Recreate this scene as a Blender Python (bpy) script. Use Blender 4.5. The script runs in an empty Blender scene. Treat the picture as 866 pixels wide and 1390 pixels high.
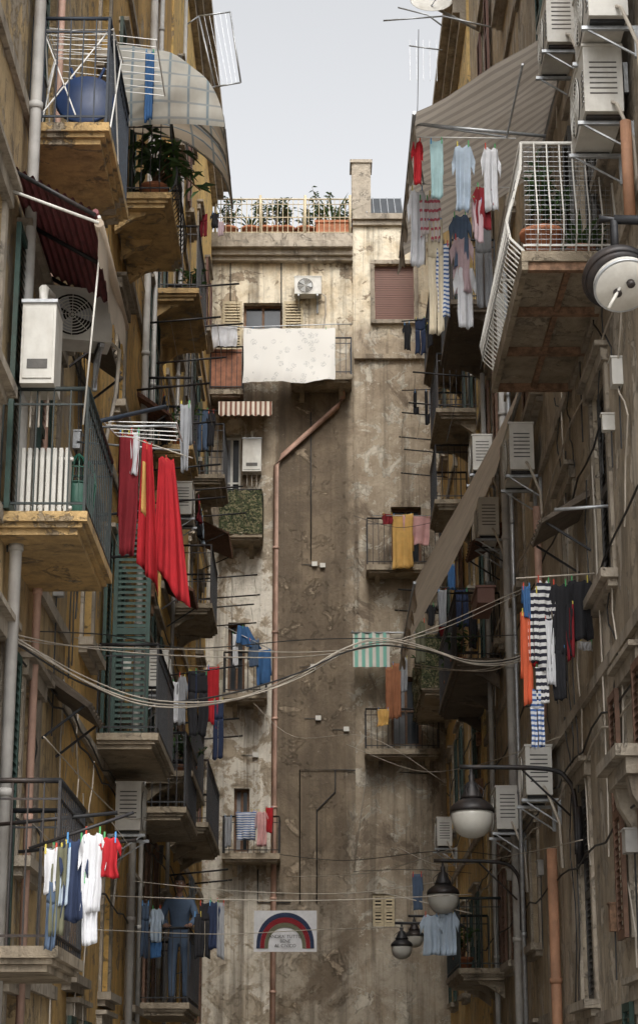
import bpy, math, random
from mathutils import Vector, Matrix, noise
rnd=random.Random(11)
TH=math.radians(16.6); FL=2700.0; CXP,CYP=433.0,695.0; CZ=1.6
LX,RX,EY=-2.5,2.75,43.0
Zv=Vector((0,0,1))
# ---- surveying helpers: turn measured sight lines into real positions on the walls
def ray(px,py):
    u=(px-CXP)/FL; v=(CYP-py)/FL
    return Vector((u, math.cos(TH)-v*math.sin(TH), math.sin(TH)+v*math.cos(TH)))
def onX(px,py,X):
    d=ray(px,py); t=X/d.x; return Vector((X,d.y*t,CZ+d.z*t))
def onY(px,py,Y):
    d=ray(px,py); t=Y/d.y; return Vector((d.x*t,Y,CZ+d.z*t))
def yAt(py,z):
    d=ray(433,py); return (z-CZ)/(d.z/d.y)
# ---------------------------------------------------------------- materials
def newmat(name):
    m=bpy.data.materials.new(name); m.use_nodes=True
    return m,m.node_tree,m.node_tree.nodes['Principled BSDF']
def nd(nt,t,ins=None,**kw):
    n=nt.nodes.new(t)
    for k,v in kw.items(): setattr(n,k,v)
    if ins:
        for k,v in ins.items():
            if isinstance(v,bpy.types.NodeSocket): nt.links.new(v,n.inputs[k])
            else: n.inputs[k].default_value=v
    return n
def c4(c): return (c[0],c[1],c[2],1)
def mixc(nt,f,a,b,mode='MIX'):
    n=nd(nt,'ShaderNodeMix',data_type='RGBA',blend_type=mode)
    for i,v in ((0,f),(6,a),(7,b)):
        if isinstance(v,bpy.types.NodeSocket): nt.links.new(v,n.inputs[i])
        else: n.inputs[i].default_value= v if i==0 else c4(v)
    return n.outputs[2]
def mth(nt,op,a,b=0.0,clamp=False):
    n=nd(nt,'ShaderNodeMath',operation=op,use_clamp=clamp)
    for i,v in ((0,a),(1,b)):
        if isinstance(v,bpy.types.NodeSocket): nt.links.new(v,n.inputs[i])
        else: n.inputs[i].default_value=v
    return n.outputs[0]
def sstep(nt,x,a,b):
    n=nd(nt,'ShaderNodeMapRange',interpolation_type='SMOOTHSTEP')
    nt.links.new(x,n.inputs[0]); n.inputs[1].default_value=a; n.inputs[2].default_value=b
    return n.outputs[0]
def tnoise(nt,vec,scale,detail=6,rough=.6,dist=0.0):
    n=nd(nt,'ShaderNodeTexNoise',{'Vector':vec,'Scale':scale,'Detail':detail,'Roughness':rough,'Distortion':dist})
    return n.outputs[0]
def coords(nt): return nd(nt,'ShaderNodeTexCoord').outputs['Object']
def mapping(nt,vec,sc,loc=(0,0,0)):
    return nd(nt,'ShaderNodeMapping',{'Vector':vec,'Scale':sc,'Location':loc}).outputs[0]
def simple(name,col,rough=.7,metal=0.0,var=.3,scale=9,bump=.15,grime=.35,gcol=(.05,.04,.03),trans=0.0,stripes=None):
    m,nt,b=newmat(name); v=coords(nt)
    a=tnoise(nt,v,scale,5)
    base=mixc(nt,sstep(nt,a,.3,.7),tuple(x*(1-var) for x in col),tuple(min(1,x*(1+var*.6)) for x in col))
    if stripes:
        if isinstance(stripes[0],str): stripes=[stripes]
        sp=nd(nt,'ShaderNodeSeparateXYZ',{0:v})
        for ax,freq,duty,c2 in stripes:
            w=mth(nt,'FRACT',mth(nt,'MULTIPLY',sp.outputs[ax],freq))
            base=mixc(nt,mth(nt,'LESS_THAN',w,duty),base,c2)
    if grime>0:
        g=tnoise(nt,mapping(nt,v,(1,1,.35)),1.7,7,.65)
        g2=sstep(nt,g,.45,.75)
        base=mixc(nt,mth(nt,'MULTIPLY',g2,grime),base,gcol)
    nt.links.new(base,b.inputs['Base Color']); b.inputs['Roughness'].default_value=rough; b.inputs['Metallic'].default_value=metal
    if bump>0:
        bn=nd(nt,'ShaderNodeBump',{'Strength':bump,'Distance':.02,'Height':tnoise(nt,v,scale*4,6)})
        nt.links.new(bn.outputs[0],b.inputs['Normal'])
    if trans>0:
        t=nd(nt,'ShaderNodeBsdfTranslucent'); nt.links.new(base,t.inputs[0])
        mx=nd(nt,'ShaderNodeMixShader',{0:trans}); nt.links.new(b.outputs[0],mx.inputs[1]); nt.links.new(t.outputs[0],mx.inputs[2])
        nt.links.new(mx.outputs[0],nt.nodes['Material Output'].inputs[0])
    return m
def plaster(name,c1,c2,c3,peel=.58,off=0.0,streak=.6,blk=.35):
    m,nt,b=newmat(name); v=mapping(nt,coords(nt),(1,1,1),(off,off,off))
    n1=tnoise(nt,v,.55,9,.68,.3); n2=tnoise(nt,v,1.3,12,.7,.4); n3=tnoise(nt,v,6,9,.7); n4=tnoise(nt,mapping(nt,v,(1,1,1),(5,1,8)),2.6,12,.75,.8)
    base=mixc(nt,sstep(nt,n1,.4,.6),c1,c2)
    base=mixc(nt,mth(nt,'MULTIPLY',sstep(nt,n3,.42,.70),.5),base,tuple(x*.45 for x in c1))
    pm=sstep(nt,n2,peel,peel+.025)
    base=mixc(nt,pm,base,c3)
    pm2=sstep(nt,n4,.57,.59)
    base=mixc(nt,mth(nt,'MULTIPLY',pm2,.75),base,tuple(x*.6 for x in c3))
    st=tnoise(nt,mapping(nt,v,(2.6,2.6,.16)),1.5,8,.65)
    base=mixc(nt,mth(nt,'MULTIPLY',sstep(nt,st,.46,.70),streak),base,(.08,.062,.044))
    st2=tnoise(nt,mapping(nt,v,(7,7,.5),(3,3,3)),1.2,6,.6)
    base=mixc(nt,mth(nt,'MULTIPLY',sstep(nt,st2,.52,.72),streak*.6),base,(.11,.086,.062))
    soot=tnoise(nt,mapping(nt,v,(1,1,1),(2,9,4)),.35,6,.6)
    base=mixc(nt,mth(nt,'MULTIPLY',sstep(nt,soot,.45,.65),blk),base,(.07,.055,.042))
    nt.links.new(base,b.inputs['Base Color']); b.inputs['Roughness'].default_value=.92
    h=mth(nt,'ADD',mth(nt,'MULTIPLY',mth(nt,'ADD',pm,pm2),-.8),mth(nt,'ADD',n3,mth(nt,'MULTIPLY',tnoise(nt,v,40,5,.7),.4)))
    bn=nd(nt,'ShaderNodeBump',{'Strength':.9,'Distance':.04,'Height':h}); nt.links.new(bn.outputs[0],b.inputs['Normal'])
    return m
def endwall_mat():
    m,nt,b=newmat('weathered_plaster_end'); v=coords(nt)
    sp=nd(nt,'ShaderNodeSeparateXYZ',{0:v}); X,Zs=sp.outputs[0],sp.outputs[2]
    nA=tnoise(nt,v,1.1,10,.7,.5); nB=tnoise(nt,v,.7,12,.72,.8); nC=tnoise(nt,v,4.5,10,.72,.2); nD=tnoise(nt,mapping(nt,v,(1,1,1),(9,4,2)),1.9,12,.72,.5)
    nE=tnoise(nt,mapping(nt,v,(1,1,.6),(2,7,1)),.9,12,.75,1.0)
    dx=mth(nt,'ADD',X,mth(nt,'MULTIPLY',mth(nt,'SUBTRACT',nA,.5),.55))
    dz=mth(nt,'ADD',Zs,mth(nt,'MULTIPLY',mth(nt,'SUBTRACT',nB,.5),2.2))
    z545=onY(433,530,EY).z; z470=onY(433,455,EY).z; z740=onY(433,740,EY).z
    grey=mixc(nt,sstep(nt,nB,.38,.62),(.44,.37,.28),(.27,.215,.155))
    grey=mixc(nt,sstep(nt,nD,.53,.555),grey,(.60,.55,.46))
    grey=mixc(nt,sstep(nt,nE,.54,.61),grey,(.19,.148,.108))
    cream=mixc(nt,sstep(nt,nA,.42,.6),(.76,.69,.55),(.62,.52,.37))
    cream=mixc(nt,sstep(nt,nD,.545,.57),cream,(.40,.32,.23))
    brown=mixc(nt,sstep(nt,nB,.4,.6),(.22,.172,.12),(.138,.106,.075))
    brown=mixc(nt,sstep(nt,nD,.60,.63),brown,(.36,.29,.21))
    colm=mth(nt,'MULTIPLY',sstep(nt,dx,-1.0,-.9),mth(nt,'SUBTRACT',1.0,sstep(nt,dx,.5,.9)))
    left=mth(nt,'SUBTRACT',1.0,sstep(nt,X,-.99,-.93))
    leftlow=mth(nt,'MULTIPLY',left,mth(nt,'SUBTRACT',1.0,sstep(nt,dz,z740-.1,z740+.3)))
    base=mixc(nt,mth(nt,'MULTIPLY',colm,mth(nt,'SUBTRACT',1.0,sstep(nt,dz,z545-.2,z545+.5))),grey,brown)
    base=mixc(nt,leftlow,base,mixc(nt,sstep(nt,nD,.5,.53),(.68,.64,.56),(.44,.37,.28)))
    base=mixc(nt,sstep(nt,dz,z470-.3,z470+.4),base,cream)
    low=mth(nt,'SUBTRACT',1.0,sstep(nt,dz,4.2,7.2))
    base=mixc(nt,mth(nt,'MULTIPLY',mth(nt,'MULTIPLY',low,sstep(nt,nA,.4,.55)),.65),base,(.48,.43,.35))
    base=mixc(nt,mth(nt,'MULTIPLY',sstep(nt,nC,.45,.75),.5),base,(.10,.08,.058))
    st=tnoise(nt,mapping(nt,v,(3.0,3,.14)),1.3,9,.66)
    base=mixc(nt,mth(nt,'MULTIPLY',sstep(nt,st,.46,.68),.68),base,(.105,.083,.06))
    st3=tnoise(nt,mapping(nt,v,(9,9,.25),(6,1,2)),1.3,7,.6)
    base=mixc(nt,mth(nt,'MULTIPLY',sstep(nt,st3,.54,.7),.45),base,(.09,.07,.05))
    spk=tnoise(nt,v,14,8,.75); base=mixc(nt,mth(nt,'MULTIPLY',sstep(nt,spk,.58,.70),.4),base,(.55,.49,.40))
    nt.links.new(base,b.inputs['Base Color']); b.inputs['Roughness'].default_value=.95
    h=mth(nt,'ADD',mth(nt,'MULTIPLY',sstep(nt,nD,.56,.58),.7),mth(nt,'ADD',nC,mth(nt,'MULTIPLY',spk,.5)))
    bn=nd(nt,'ShaderNodeBump',{'Strength':.8,'Distance':.04,'Height':h}); nt.links.new(bn.outputs[0],b.inputs['Normal'])
    return m
S=simple
M_end=endwall_mat()
M_Lw=[plaster('ochre_plaster_a',(.62,.45,.23),(.50,.38,.22),(.44,.37,.28),.56,0,.5,.35),
      plaster('ochre_plaster_b',(.80,.50,.16),(.66,.43,.16),(.42,.35,.26),.6,7,.4,.25),
      plaster('yellow_plaster_c',(.82,.57,.2),(.72,.48,.18),(.52,.42,.3),.62,15,.3,.1)]
M_Rw=[plaster('grey_plaster_a',(.55,.47,.36),(.42,.35,.26),(.64,.57,.47),.53,21,.5,.3),
      plaster('beige_plaster_b',(.64,.51,.34),(.50,.40,.27),(.58,.51,.41),.55,33,.45,.25),
      plaster('yellow_plaster_d',(.80,.57,.24),(.68,.50,.24),(.5,.43,.32),.6,41,.35,.1)]
M_stone=plaster('grey_stone',(.48,.42,.34),(.36,.31,.245),(.52,.46,.38),.6,3,.5,.25)
M_slab=plaster('balcony_concrete',(.44,.37,.28),(.32,.265,.19),(.46,.39,.3),.58,5,.55,.25)
M_slaby=plaster('balcony_ochre',(.64,.43,.19),(.50,.35,.17),(.40,.33,.24),.57,9,.5,.3)
M_slabd=plaster('balcony_dark',(.19,.155,.12),(.13,.105,.08),(.28,.23,.18),.6,2,.5)
M_iron=S('black_iron',(.022,.023,.026),.5,.3,.4,20,.1,.35,(.09,.045,.02))
M_irong=S('green_iron',(.018,.028,.028),.6,.1,.3,20,.1,.3)
M_ironb=S('blue_iron',(.018,.028,.045),.6,.1,.3,20,.1,.3)
M_white=S('white_paint',(.72,.72,.70),.5,0,.1,12,.05,.4,(.3,.25,.2))
M_acw=S('ac_casing',(.60,.59,.55),.5,0,.1,6,.03,.5,(.24,.2,.15))
M_steel=S('galvanised_steel',(.42,.44,.46),.45,.6,.2,14,.05,.3,(.12,.09,.06))
M_rust=S('rusty_steel',(.27,.16,.10),.85,.1,.5,14,.4,.4)
M_dark=S('interior_dark',(.012,.011,.010),.9,0,.2,4,0,0)
M_glass=S('window_glass',(.03,.035,.04),.12,0,.3,2,0,0)
M_wood=S('old_wood',(.16,.085,.045),.7,0,.35,18,.3,.4)
M_shg=S('green_shutter',(.018,.05,.04),.6,0,.25,12,.15,.35,(.08,.07,.055))
M_shb=S('brown_shutter',(.15,.08,.05),.65,0,.3,12,.15,.35)
M_shd=S('grey_shutter',(.075,.073,.07),.65,0,.3,12,.15,.35,(.15,.12,.09))
M_shc=S('beige_shutter',(.50,.42,.28),.7,0,.2,12,.1,.4)
M_shr=S('brown_roller',(.15,.068,.048),.6,0,.06,2,.03,.25)
M_pink=S('pink_pipe',(.50,.32,.25),.65,0,.25,3,.1,.45)
M_orange=S('terracotta_pipe',(.46,.24,.14),.7,0,.25,4,.1,.45)
M_pipe=S('grey_pipe',(.42,.41,.39),.6,0,.2,4,.1,.55,(.15,.12,.1))
M_cab=S('black_cable',(.03,.03,.03),.6,0,.2,5,0,0)
M_cabw=S('pale_cable',(.52,.47,.40),.6,0,.2,5,0,.35)
M_awn=S('taupe_awning',(.55,.50,.44),.85,0,.06,3,.05,.3,(.3,.25,.2),.45,('Y',5.0,.42,(.40,.36,.32)))
M_awn2=S('beige_awning',(.62,.53,.43),.85,0,.12,3,.1,.3,(.3,.24,.17),.5)
M_plaid=S('plaid_awning',(.64,.54,.42),.85,0,.1,3,.05,.35,(.3,.22,.15),.35,[('Y',2.6,.16,(.24,.30,.34)),('Y',2.6,.05,(.6,.6,.57)),('X',3.6,.10,(.3,.33,.34))])
M_plaidc=S('plaid_awning_end',(.58,.57,.52),.85,0,.1,3,.05,.35,(.3,.22,.15),.35,[('X',4.4,.2,(.26,.33,.38)),('X',4.4,.07,(.55,.55,.5)),('Z',5.2,.14,(.36,.40,.42))])
M_mar=S('maroon_corrugated',(.17,.045,.05),.6,0,.3,6,.1,.3)
M_aw3=S('brown_white_awning',(.7,.63,.53),.8,0,.1,3,.1,.3,(.2,.15,.1),.1,('X',9,.45,(.2,.08,.05)))
M_aw4=S('green_white_awning',(.76,.74,.68),.8,0,.1,3,.1,.25,(.3,.25,.2),.2,('X',6.5,.5,(.22,.5,.42)))
M_tile=S('roof_tiles',(.14,.065,.04),.85,0,.5,18,.5,.5)
M_terra=S('terracotta_pot',(.46,.18,.09),.8,0,.2,8,.1,.3)
M_ter2=S('orange_panel',(.33,.14,.08),.8,0,.3,8,.1,.45)
M_leaf=S('leaf_green',(.06,.12,.035),.55,0,.5,7,0,0,trans=.25)
M_leafd=S('leaf_dark',(.04,.08,.03),.5,0,.5,7,0,0,trans=.2)
M_skin=S('skin',(.20,.11,.075),.55,0,.1,10,0,0)
M_hair=S('hair',(.012,.01,.009),.6,0,.3,30,.2,0)
M_gl=S('lamp_glass',(.66,.65,.60),.3,0,.08,5,0,.25,(.3,.25,.18),.3)
M_greenp=S('green_plastic',(.015,.09,.06),.5,0,.2,6,0,.3)
M_bluep=S('blue_plastic',(.015,.04,.12),.45,0,.2,6,0,.3)
def cloth(n,c,**k): return S('cloth_'+n,c,.9,0,.12,6,.1,0,(.1,.1,.1),.2,**k)
C=dict(red=cloth('red',(.43,.014,.022)),dred=cloth('dark_red',(.22,.014,.022)),navy=cloth('navy',(.022,.035,.08)),black=cloth('black',(.018,.018,.022)),
 white=cloth('white',(.66,.67,.70)),cream=cloth('cream',(.62,.55,.42)),lblue=cloth('light_blue',(.40,.48,.57)),blue=cloth('blue',(.045,.13,.30)),
 denim=cloth('denim',(.08,.12,.19)),pink=cloth('pink',(.66,.38,.37)),yellow=cloth('yellow',(.68,.42,.13)),orange=cloth('orange',(.62,.12,.05)),
 rust=cloth('rust',(.38,.16,.08)),teal=cloth('teal',(.36,.52,.54)),grey=cloth('grey',(.30,.31,.33)),mauve=cloth('mauve',(.50,.38,.41)),
 stripe=S('cloth_stripe',(.68,.68,.68),.9,0,.05,6,.1,0,(0,0,0),.15,('Z',14,.5,(.02,.02,.035))),
 stripeb=S('cloth_stripe_blue',(.62,.64,.68),.9,0,.05,6,.1,0,(0,0,0),.15,('Z',20,.45,(.06,.12,.3))),
 stripep=S('cloth_stripe_pink',(.66,.60,.60),.9,0,.05,6,.1,0,(0,0,0),.2,('Z',9,.3,(.50,.12,.16))),
 olive=cloth('olive',(.14,.14,.09)))
def sheetmat():
    m,nt,b=newmat('printed_bed_sheet'); v=coords(nt)
    v=nd(nt,'ShaderNodeVectorMath',{0:v,1:(1,0,1)},operation='MULTIPLY').outputs[0]
    vo=nd(nt,'ShaderNodeTexVoronoi',{'Vector':v,'Scale':5.2,'Randomness':.8}).outputs[0]
    n=tnoise(nt,v,30,4,.75)
    k=mth(nt,'MULTIPLY',mth(nt,'LESS_THAN',vo,.40),sstep(nt,n,.48,.54))
    base=mixc(nt,mth(nt,'MULTIPLY',k,.6),(.74,.73,.70),(.38,.39,.39))
    nt.links.new(base,b.inputs['Base Color']); b.inputs['Roughness'].default_value=.9
    return m
M_sheet=sheetmat()
def camo():
    m,nt,b=newmat('camouflage_net'); v=coords(nt)
    base=mixc(nt,sstep(nt,tnoise(nt,v,14,4),.48,.52),(.06,.075,.03),(.20,.18,.10))
    base=mixc(nt,sstep(nt,tnoise(nt,v,24,3),.53,.56),base,(.02,.028,.012))
    nt.links.new(base,b.inputs['Base Color']); b.inputs['Roughness'].default_value=.9
    bn=nd(nt,'ShaderNodeBump',{'Strength':1,'Distance':.05,'Height':tnoise(nt,v,30,4)}); nt.links.new(bn.outputs[0],b.inputs['Normal'])
    return m
M_camo=camo()
# ---------------------------------------------------------------- mesh builder
class MB:
    def __init__(s,name,parent=None): s.name=name;s.parent=parent;s.v=[];s.f=[];s.fm=[];s.sm=[];s.mats=[]
    def mi(s,m):
        if m not in s.mats: s.mats.append(m)
        return s.mats.index(m)
    def face(s,idx,m,smooth=False): s.f.append(tuple(idx)); s.fm.append(s.mi(m)); s.sm.append(smooth)
    def quad(s,a,b,c,d,m,smooth=False):
        n=len(s.v); s.v+= [tuple(a),tuple(b),tuple(c),tuple(d)]; s.face((n,n+1,n+2,n+3),m,smooth)
    def box(s,x0,x1,y0,y1,z0,z1,m,mt=None):
        x0,x1=sorted((x0,x1));y0,y1=sorted((y0,y1));z0,z1=sorted((z0,z1))
        n=len(s.v); P=[(x,y,z) for z in(z0,z1) for y in(y0,y1) for x in(x0,x1)]
        if mt: P=[tuple(mt@Vector(p)) for p in P]
        s.v+=P
        for f in((0,2,3,1),(4,5,7,6),(0,1,5,4),(2,6,7,3),(0,4,6,2),(1,3,7,5)): s.face([n+i for i in f],m)
    def prism(s,poly,ax,a,b,m):
        n=len(s.v); k=len(poly)
        def mk(p,t):
            if ax=='Y': return (p[0],t,p[1])
            if ax=='X': return (t,p[0],p[1])
            return (p[0],p[1],t)
        s.v+=[mk(p,a) for p in poly]+[mk(p,b) for p in poly]
        for i in range(k): j=(i+1)%k; s.face((n+i,n+j,n+k+j,n+k+i),m)
        s.face([n+i for i in range(k)][::-1],m); s.face([n+k+i for i in range(k)],m)
    def tube(s,pts,r,m,n=6,caps=True):
        pts=[Vector(p) for p in pts]; rings=[]
        for i,p in enumerate(pts):
            t=(pts[min(i+1,len(pts)-1)]-pts[max(i-1,0)])
            if t.length<1e-6: t=Vector((0,0,1))
            t.normalize(); up=Vector((0,0,1)) if abs(t.z)<.9 else Vector((1,0,0))
            a=t.cross(up).normalized(); b=t.cross(a)
            rr=r[i] if isinstance(r,(list,tuple)) else r
            base=len(s.v)
            for k in range(n):
                an=2*math.pi*(k+.5)/n; s.v.append(tuple(p+a*math.cos(an)*rr+b*math.sin(an)*rr))
            rings.append(base)
        for i in range(len(rings)-1):
            for k in range(n):
                j=(k+1)%n; s.face((rings[i]+k,rings[i]+j,rings[i+1]+j,rings[i+1]+k),m,n>4)
        if caps:
            s.face([rings[0]+k for k in range(n)][::-1],m); s.face([rings[-1]+k for k in range(n)],m)
    def grid(s,f,nu,nv,m,smooth=True):
        n=len(s.v)
        for j in range(nv+1):
            for i in range(nu+1): s.v.append(tuple(f(i/nu,j/nv)))
        for j in range(nv):
            for i in range(nu):
                a=n+j*(nu+1)+i; s.face((a,a+1,a+nu+2,a+nu+1),m,smooth)
    def lathe(s,o,prof,m,n=20,mt=None,smooth=True):
        o=Vector(o); base=len(s.v)
        for r,z in prof:
            for k in range(n):
                a=2*math.pi*k/n; p=Vector((r*math.cos(a),r*math.sin(a),z))
                if mt: p=mt@p
                s.v.append(tuple(o+p))
        for i in range(len(prof)-1):
            for k in range(n):
                j=(k+1)%n; s.face((base+i*n+k,base+i*n+j,base+(i+1)*n+j,base+(i+1)*n+k),m,smooth)
        s.face([base+k for k in range(n)][::-1],m); s.face([base+(len(prof)-1)*n+k for k in range(n)],m)
    def done(s,bevel=0):
        me=bpy.data.meshes.new(s.name); me.from_pydata(s.v,[],s.f)
        for m in s.mats: me.materials.append(m)
        me.polygons.foreach_set('material_index',s.fm); me.polygons.foreach_set('use_smooth',s.sm); me.update()
        o=bpy.data.objects.new(s.name,me); bpy.context.collection.objects.link(o)
        if s.parent: o.parent=s.parent
        if bevel:
            b=o.modifiers.new('Bevel','BEVEL'); b.width=bevel; b.segments=2; b.limit_method='ANGLE'
        return o
def empty(name):
    e=bpy.data.objects.new(name,None); bpy.context.collection.objects.link(e); return e
# ---------------------------------------------------------------- facades
def PE(s,z,d): return Vector((s,EY+d,z))
def pbox(m,P,s0,s1,z0,z1,d0,d1,mt):
    a=P(s0,z0,d0); b=P(s1,z1,d1); m.box(a.x,b.x,a.y,b.y,a.z,b.z,mt)
def louver(m,P,s0,s1,z0,z1,d0,mt,th=.04):
    f=.05
    pbox(m,P,s0,s0+f,z0,z1,d0-th,d0,mt); pbox(m,P,s1-f,s1,z0,z1,d0-th,d0,mt)
    zm=(z0+z1)/2
    for a,b in((z0,z0+.08),(zm-.04,zm+.04),(z1-.07,z1)): pbox(m,P,s0+f,s1-f,a,b,d0-th+.002,d0-.002,mt)
    for lo,hi in((z0+.08,zm-.04),(zm+.04,z1-.07)):
        n=max(3,int((hi-lo)/.065))
        for i in range(n):
            z=lo+(hi-lo)*(i+.5)/n
            m.quad(P(s0+f,z-.026,d0-th+.004),P(s1-f,z-.026,d0-th+.004),P(s1-f,z+.02,d0-.006),P(s0+f,z+.02,d0-.006),mt)
def filler(m,fr,P,o):
    a,b,z0,z1,kind=o[:5]; sh=o[5] if len(o)>5 else M_shb
    R=.26
    if kind in('door','win','open','plain'):
        m.quad(P(a,z0,R),P(b,z0,R),P(b,z1,R),P(a,z1,R),M_glass if kind!='open' else M_dark)
        w=.055; mt=M_wood if rnd.random()<.6 else M_acw
        if kind!='open':
            mid=(a+b)/2
            for s0,s1 in((a,a+w),(mid-w/2,mid+w/2),(b-w,b)): pbox(fr,P,s0,s1,z0,z1,R-.06,R-.003,mt)
            for q0,q1 in((z0,z0+w),(z1-w,z1),((z0+z1)/2,(z0+z1)/2+w*.7)):
                pbox(fr,P,a+w,mid-w/2,q0,q1,R-.055,R-.003,mt); pbox(fr,P,mid+w/2,b-w,q0,q1,R-.055,R-.003,mt)
            if rnd.random()<.6: pbox(fr,P,a+w,mid-w/2,z0+w,z1-w,R-.02,R-.012,C['grey'])
        hw=(b-a)/2
        if kind in('door','win') and (rnd.random()<.85 or kind=='door'):
            louver(fr,P,a-hw-.03,a-.03,z0,z1,-.055,sh)
            if rnd.random()<.75 or sh is M_shc: louver(fr,P,b+.03,b+hw+.03,z0,z1,-.055,sh)
    elif kind=='shut':
        louver(fr,P,a+.01,(a+b)/2-.004,z0,z1,.08,sh); louver(fr,P,(a+b)/2+.004,b-.01,z0,z1,.08,sh)
        m.quad(P(a,z0,R),P(b,z0,R),P(b,z1,R),P(a,z1,R),M_dark)
    elif kind=='roller':
        n=int((z1-z0)/.055)
        for i in range(n): pbox(fr,P,a,b,z0+(z1-z0)*i/n+.004,z0+(z1-z0)*(i+1)/n-.004,.10,.13,sh)
        m.quad(P(a,z0,R),P(b,z0,R),P(b,z1,R),P(a,z1,R),M_dark)
def facade(par,name,P,s0,s1,z0,z1,ops,mw,surround=M_stone,trim=True):
    m=MB(name,par); fr=MB('windows_and_shutters',par); tr=MB('window_surrounds',par)
    ok=[]
    for o in ops:
        if o[0]<s0+.05 or o[1]>s1-.05 or o[2]<z0 or o[3]>z1: continue
        if any(not(o[1]<q[0]-.3 or o[0]>q[1]+.3 or o[3]<q[2]-.25 or o[2]>q[3]+.25) for q in ok): continue
        ok.append(o)
    S_=sorted(set([s0,s1]+[v for o in ok for v in o[:2]])); Z_=sorted(set([z0,z1]+[v for o in ok for v in o[2:4]]))
    for i in range(len(S_)-1):
        for j in range(len(Z_)-1):
            sc=(S_[i]+S_[i+1])/2; zc=(Z_[j]+Z_[j+1])/2
            if any(o[0]<sc<o[1] and o[2]<zc<o[3] for o in ok): continue
            m.quad(P(S_[i],Z_[j],0),P(S_[i+1],Z_[j],0),P(S_[i+1],Z_[j+1],0),P(S_[i],Z_[j+1],0),mw)
    for o in ok:
        a,b,c,d=o[:4]; R=.26
        m.quad(P(a,c,0),P(a,d,0),P(a,d,R),P(a,c,R),mw); m.quad(P(b,c,0),P(b,d,0),P(b,d,R),P(b,c,R),mw)
        m.quad(P(a,c,0),P(b,c,0),P(b,c,R),P(a,c,R),mw); m.quad(P(a,d,0),P(b,d,0),P(b,d,R),P(a,d,R),mw)
        filler(m,fr,P,o)
        if trim:
            pbox(tr,P,a-.12,a-.004,c,d,-.035,.0-.001,surround); pbox(tr,P,b+.004,b+.12,c,d,-.035,-.001,surround)
            pbox(tr,P,a-.16,b+.16,d+.004,d+.14,-.07,-.001,surround)
            pbox(tr,P,a-.2,b+.2,d+.142,d+.19,-.13,-.001,surround)
            if o[3]-o[2]<2.2:
                pbox(tr,P,a-.2,b+.2,c-.09,c-.004,-.16,-.001,surround); pbox(tr,P,a-.14,b+.14,c-.16,c-.094,-.09,-.001,surround)
    m.done(); fr.done(); tr.done()
# ---------------------------------------------------------------- balconies
def railing(m,pts,z0,h,mt,gap=.11,r=.008,belly=0.0,outn=None,mid=True):
    top=[Vector((p[0],p[1],z0+h)) for p in pts]
    m.tube(top,.02,mt,6); m.tube([Vector((p[0],p[1],z0+.07)) for p in pts],.013,mt,4)
    if mid: m.tube([Vector((p[0],p[1],z0+h-.13)) for p in pts],.011,mt,4)
    for i in range(len(pts)-1):
        a=Vector((pts[i][0],pts[i][1],0)); b=Vector((pts[i+1][0],pts[i+1][1],0)); L=(b-a).length; n=max(1,int(L/gap))
        d=(b-a)/max(L,1e-6); nrm=Vector((d.y,-d.x,0))
        if outn and nrm.dot(Vector((outn[0],outn[1],0))-(a+b)/2)>0: nrm=-nrm
        for k in range(n+1):
            if k==n and i<len(pts)-2: continue
            p=a+(b-a)*k/n; rr=r*(1.9 if k in(0,n) else 1)
            if belly:
                pp=[p+Zv*z0+nrm*0,p+Zv*(z0+.12*h)+nrm*belly*.8,p+Zv*(z0+.28*h)+nrm*belly,p+Zv*(z0+.5*h)+nrm*belly*.55,p+Zv*(z0+.75*h)+nrm*belly*.1,p+Zv*(z0+h)]
            else: pp=[p+Zv*z0,p+Zv*(z0+h)]
            m.tube(pp,rr,mt,4,False)
doors=[]
def side_balcony(side,px,py,farpy,prot=.7,mt=M_iron,slab=M_slab,belly=0.0,h=1.02,dk=None,sh=None,corb=True,gap=.11):
    wx=LX if side=='L' else RX; sg=1 if side=='L' else -1
    xo=wx+sg*prot; p=onX(px,py,xo); y0=p.y; z=p.z; y1=yAt(farpy,z)
    if y1<y0+1.3: y1=y0+1.3
    m=MB('balcony'); wi=wx+sg*.004
    m.box(wi,xo,y0,y1,z+.09,z+.17,slab); m.box(wi,xo-sg*.04,y0+.04,y1-.04,z+.05,z+.088,slab); m.box(wi,xo-sg*.08,y0+.08,y1-.08,z+.0,z+.048,slab)
    if corb:
        nb=3 if y1-y0>2 else 2
        for i in range(nb):
            yc=y0+.25+(y1-y0-.5)*i/(nb-1)
            poly=[(wi,z-.002),(xo-sg*.3,z-.002),(xo-sg*.33,z-.05),(xo-sg*.45,z-.08),(wx+sg*.08,z-.2),(wi,z-.26)]
            m.prism(poly,'Y',yc-.05,yc+.05,slab)
    railing(m,[(wi,y0+.03),(xo-sg*.03,y0+.03),(xo-sg*.03,y1-.03),(wi,y1-.03)],z+.17,h,mt,belly=belly,outn=(wx,(y0+y1)/2),gap=gap)
    m.done()
    yc=(y0+y1)/2; doors.append((side,yc-.5,yc+.5,z+.18,z+2.6,dk or 'door',sh or rnd.choice([M_shg,M_shb,M_shd,M_shg])))
    return dict(y0=y0,y1=y1,z=z+.17,xo=xo,wx=wx,sg=sg)
BL={}
BL['L1']=side_balcony('L',148,190,310,mt=M_ironb,slab=M_slaby,sh=M_shg,corb=False)
BL['L2']=side_balcony('L',232,278,372,slab=M_slaby,belly=.1)
BL['L3']=side_balcony('L',270,405,482,slab=M_slaby)
BL['L4']=side_balcony('L',118,722,806,slab=M_slaby,mt=M_irong,sh=M_shg,corb=False,gap=.13)
BL['L5']=side_balcony('L',215,1015,1062,slab=M_slab,mt=M_iron,sh=M_shg,corb=False,gap=.13)
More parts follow.
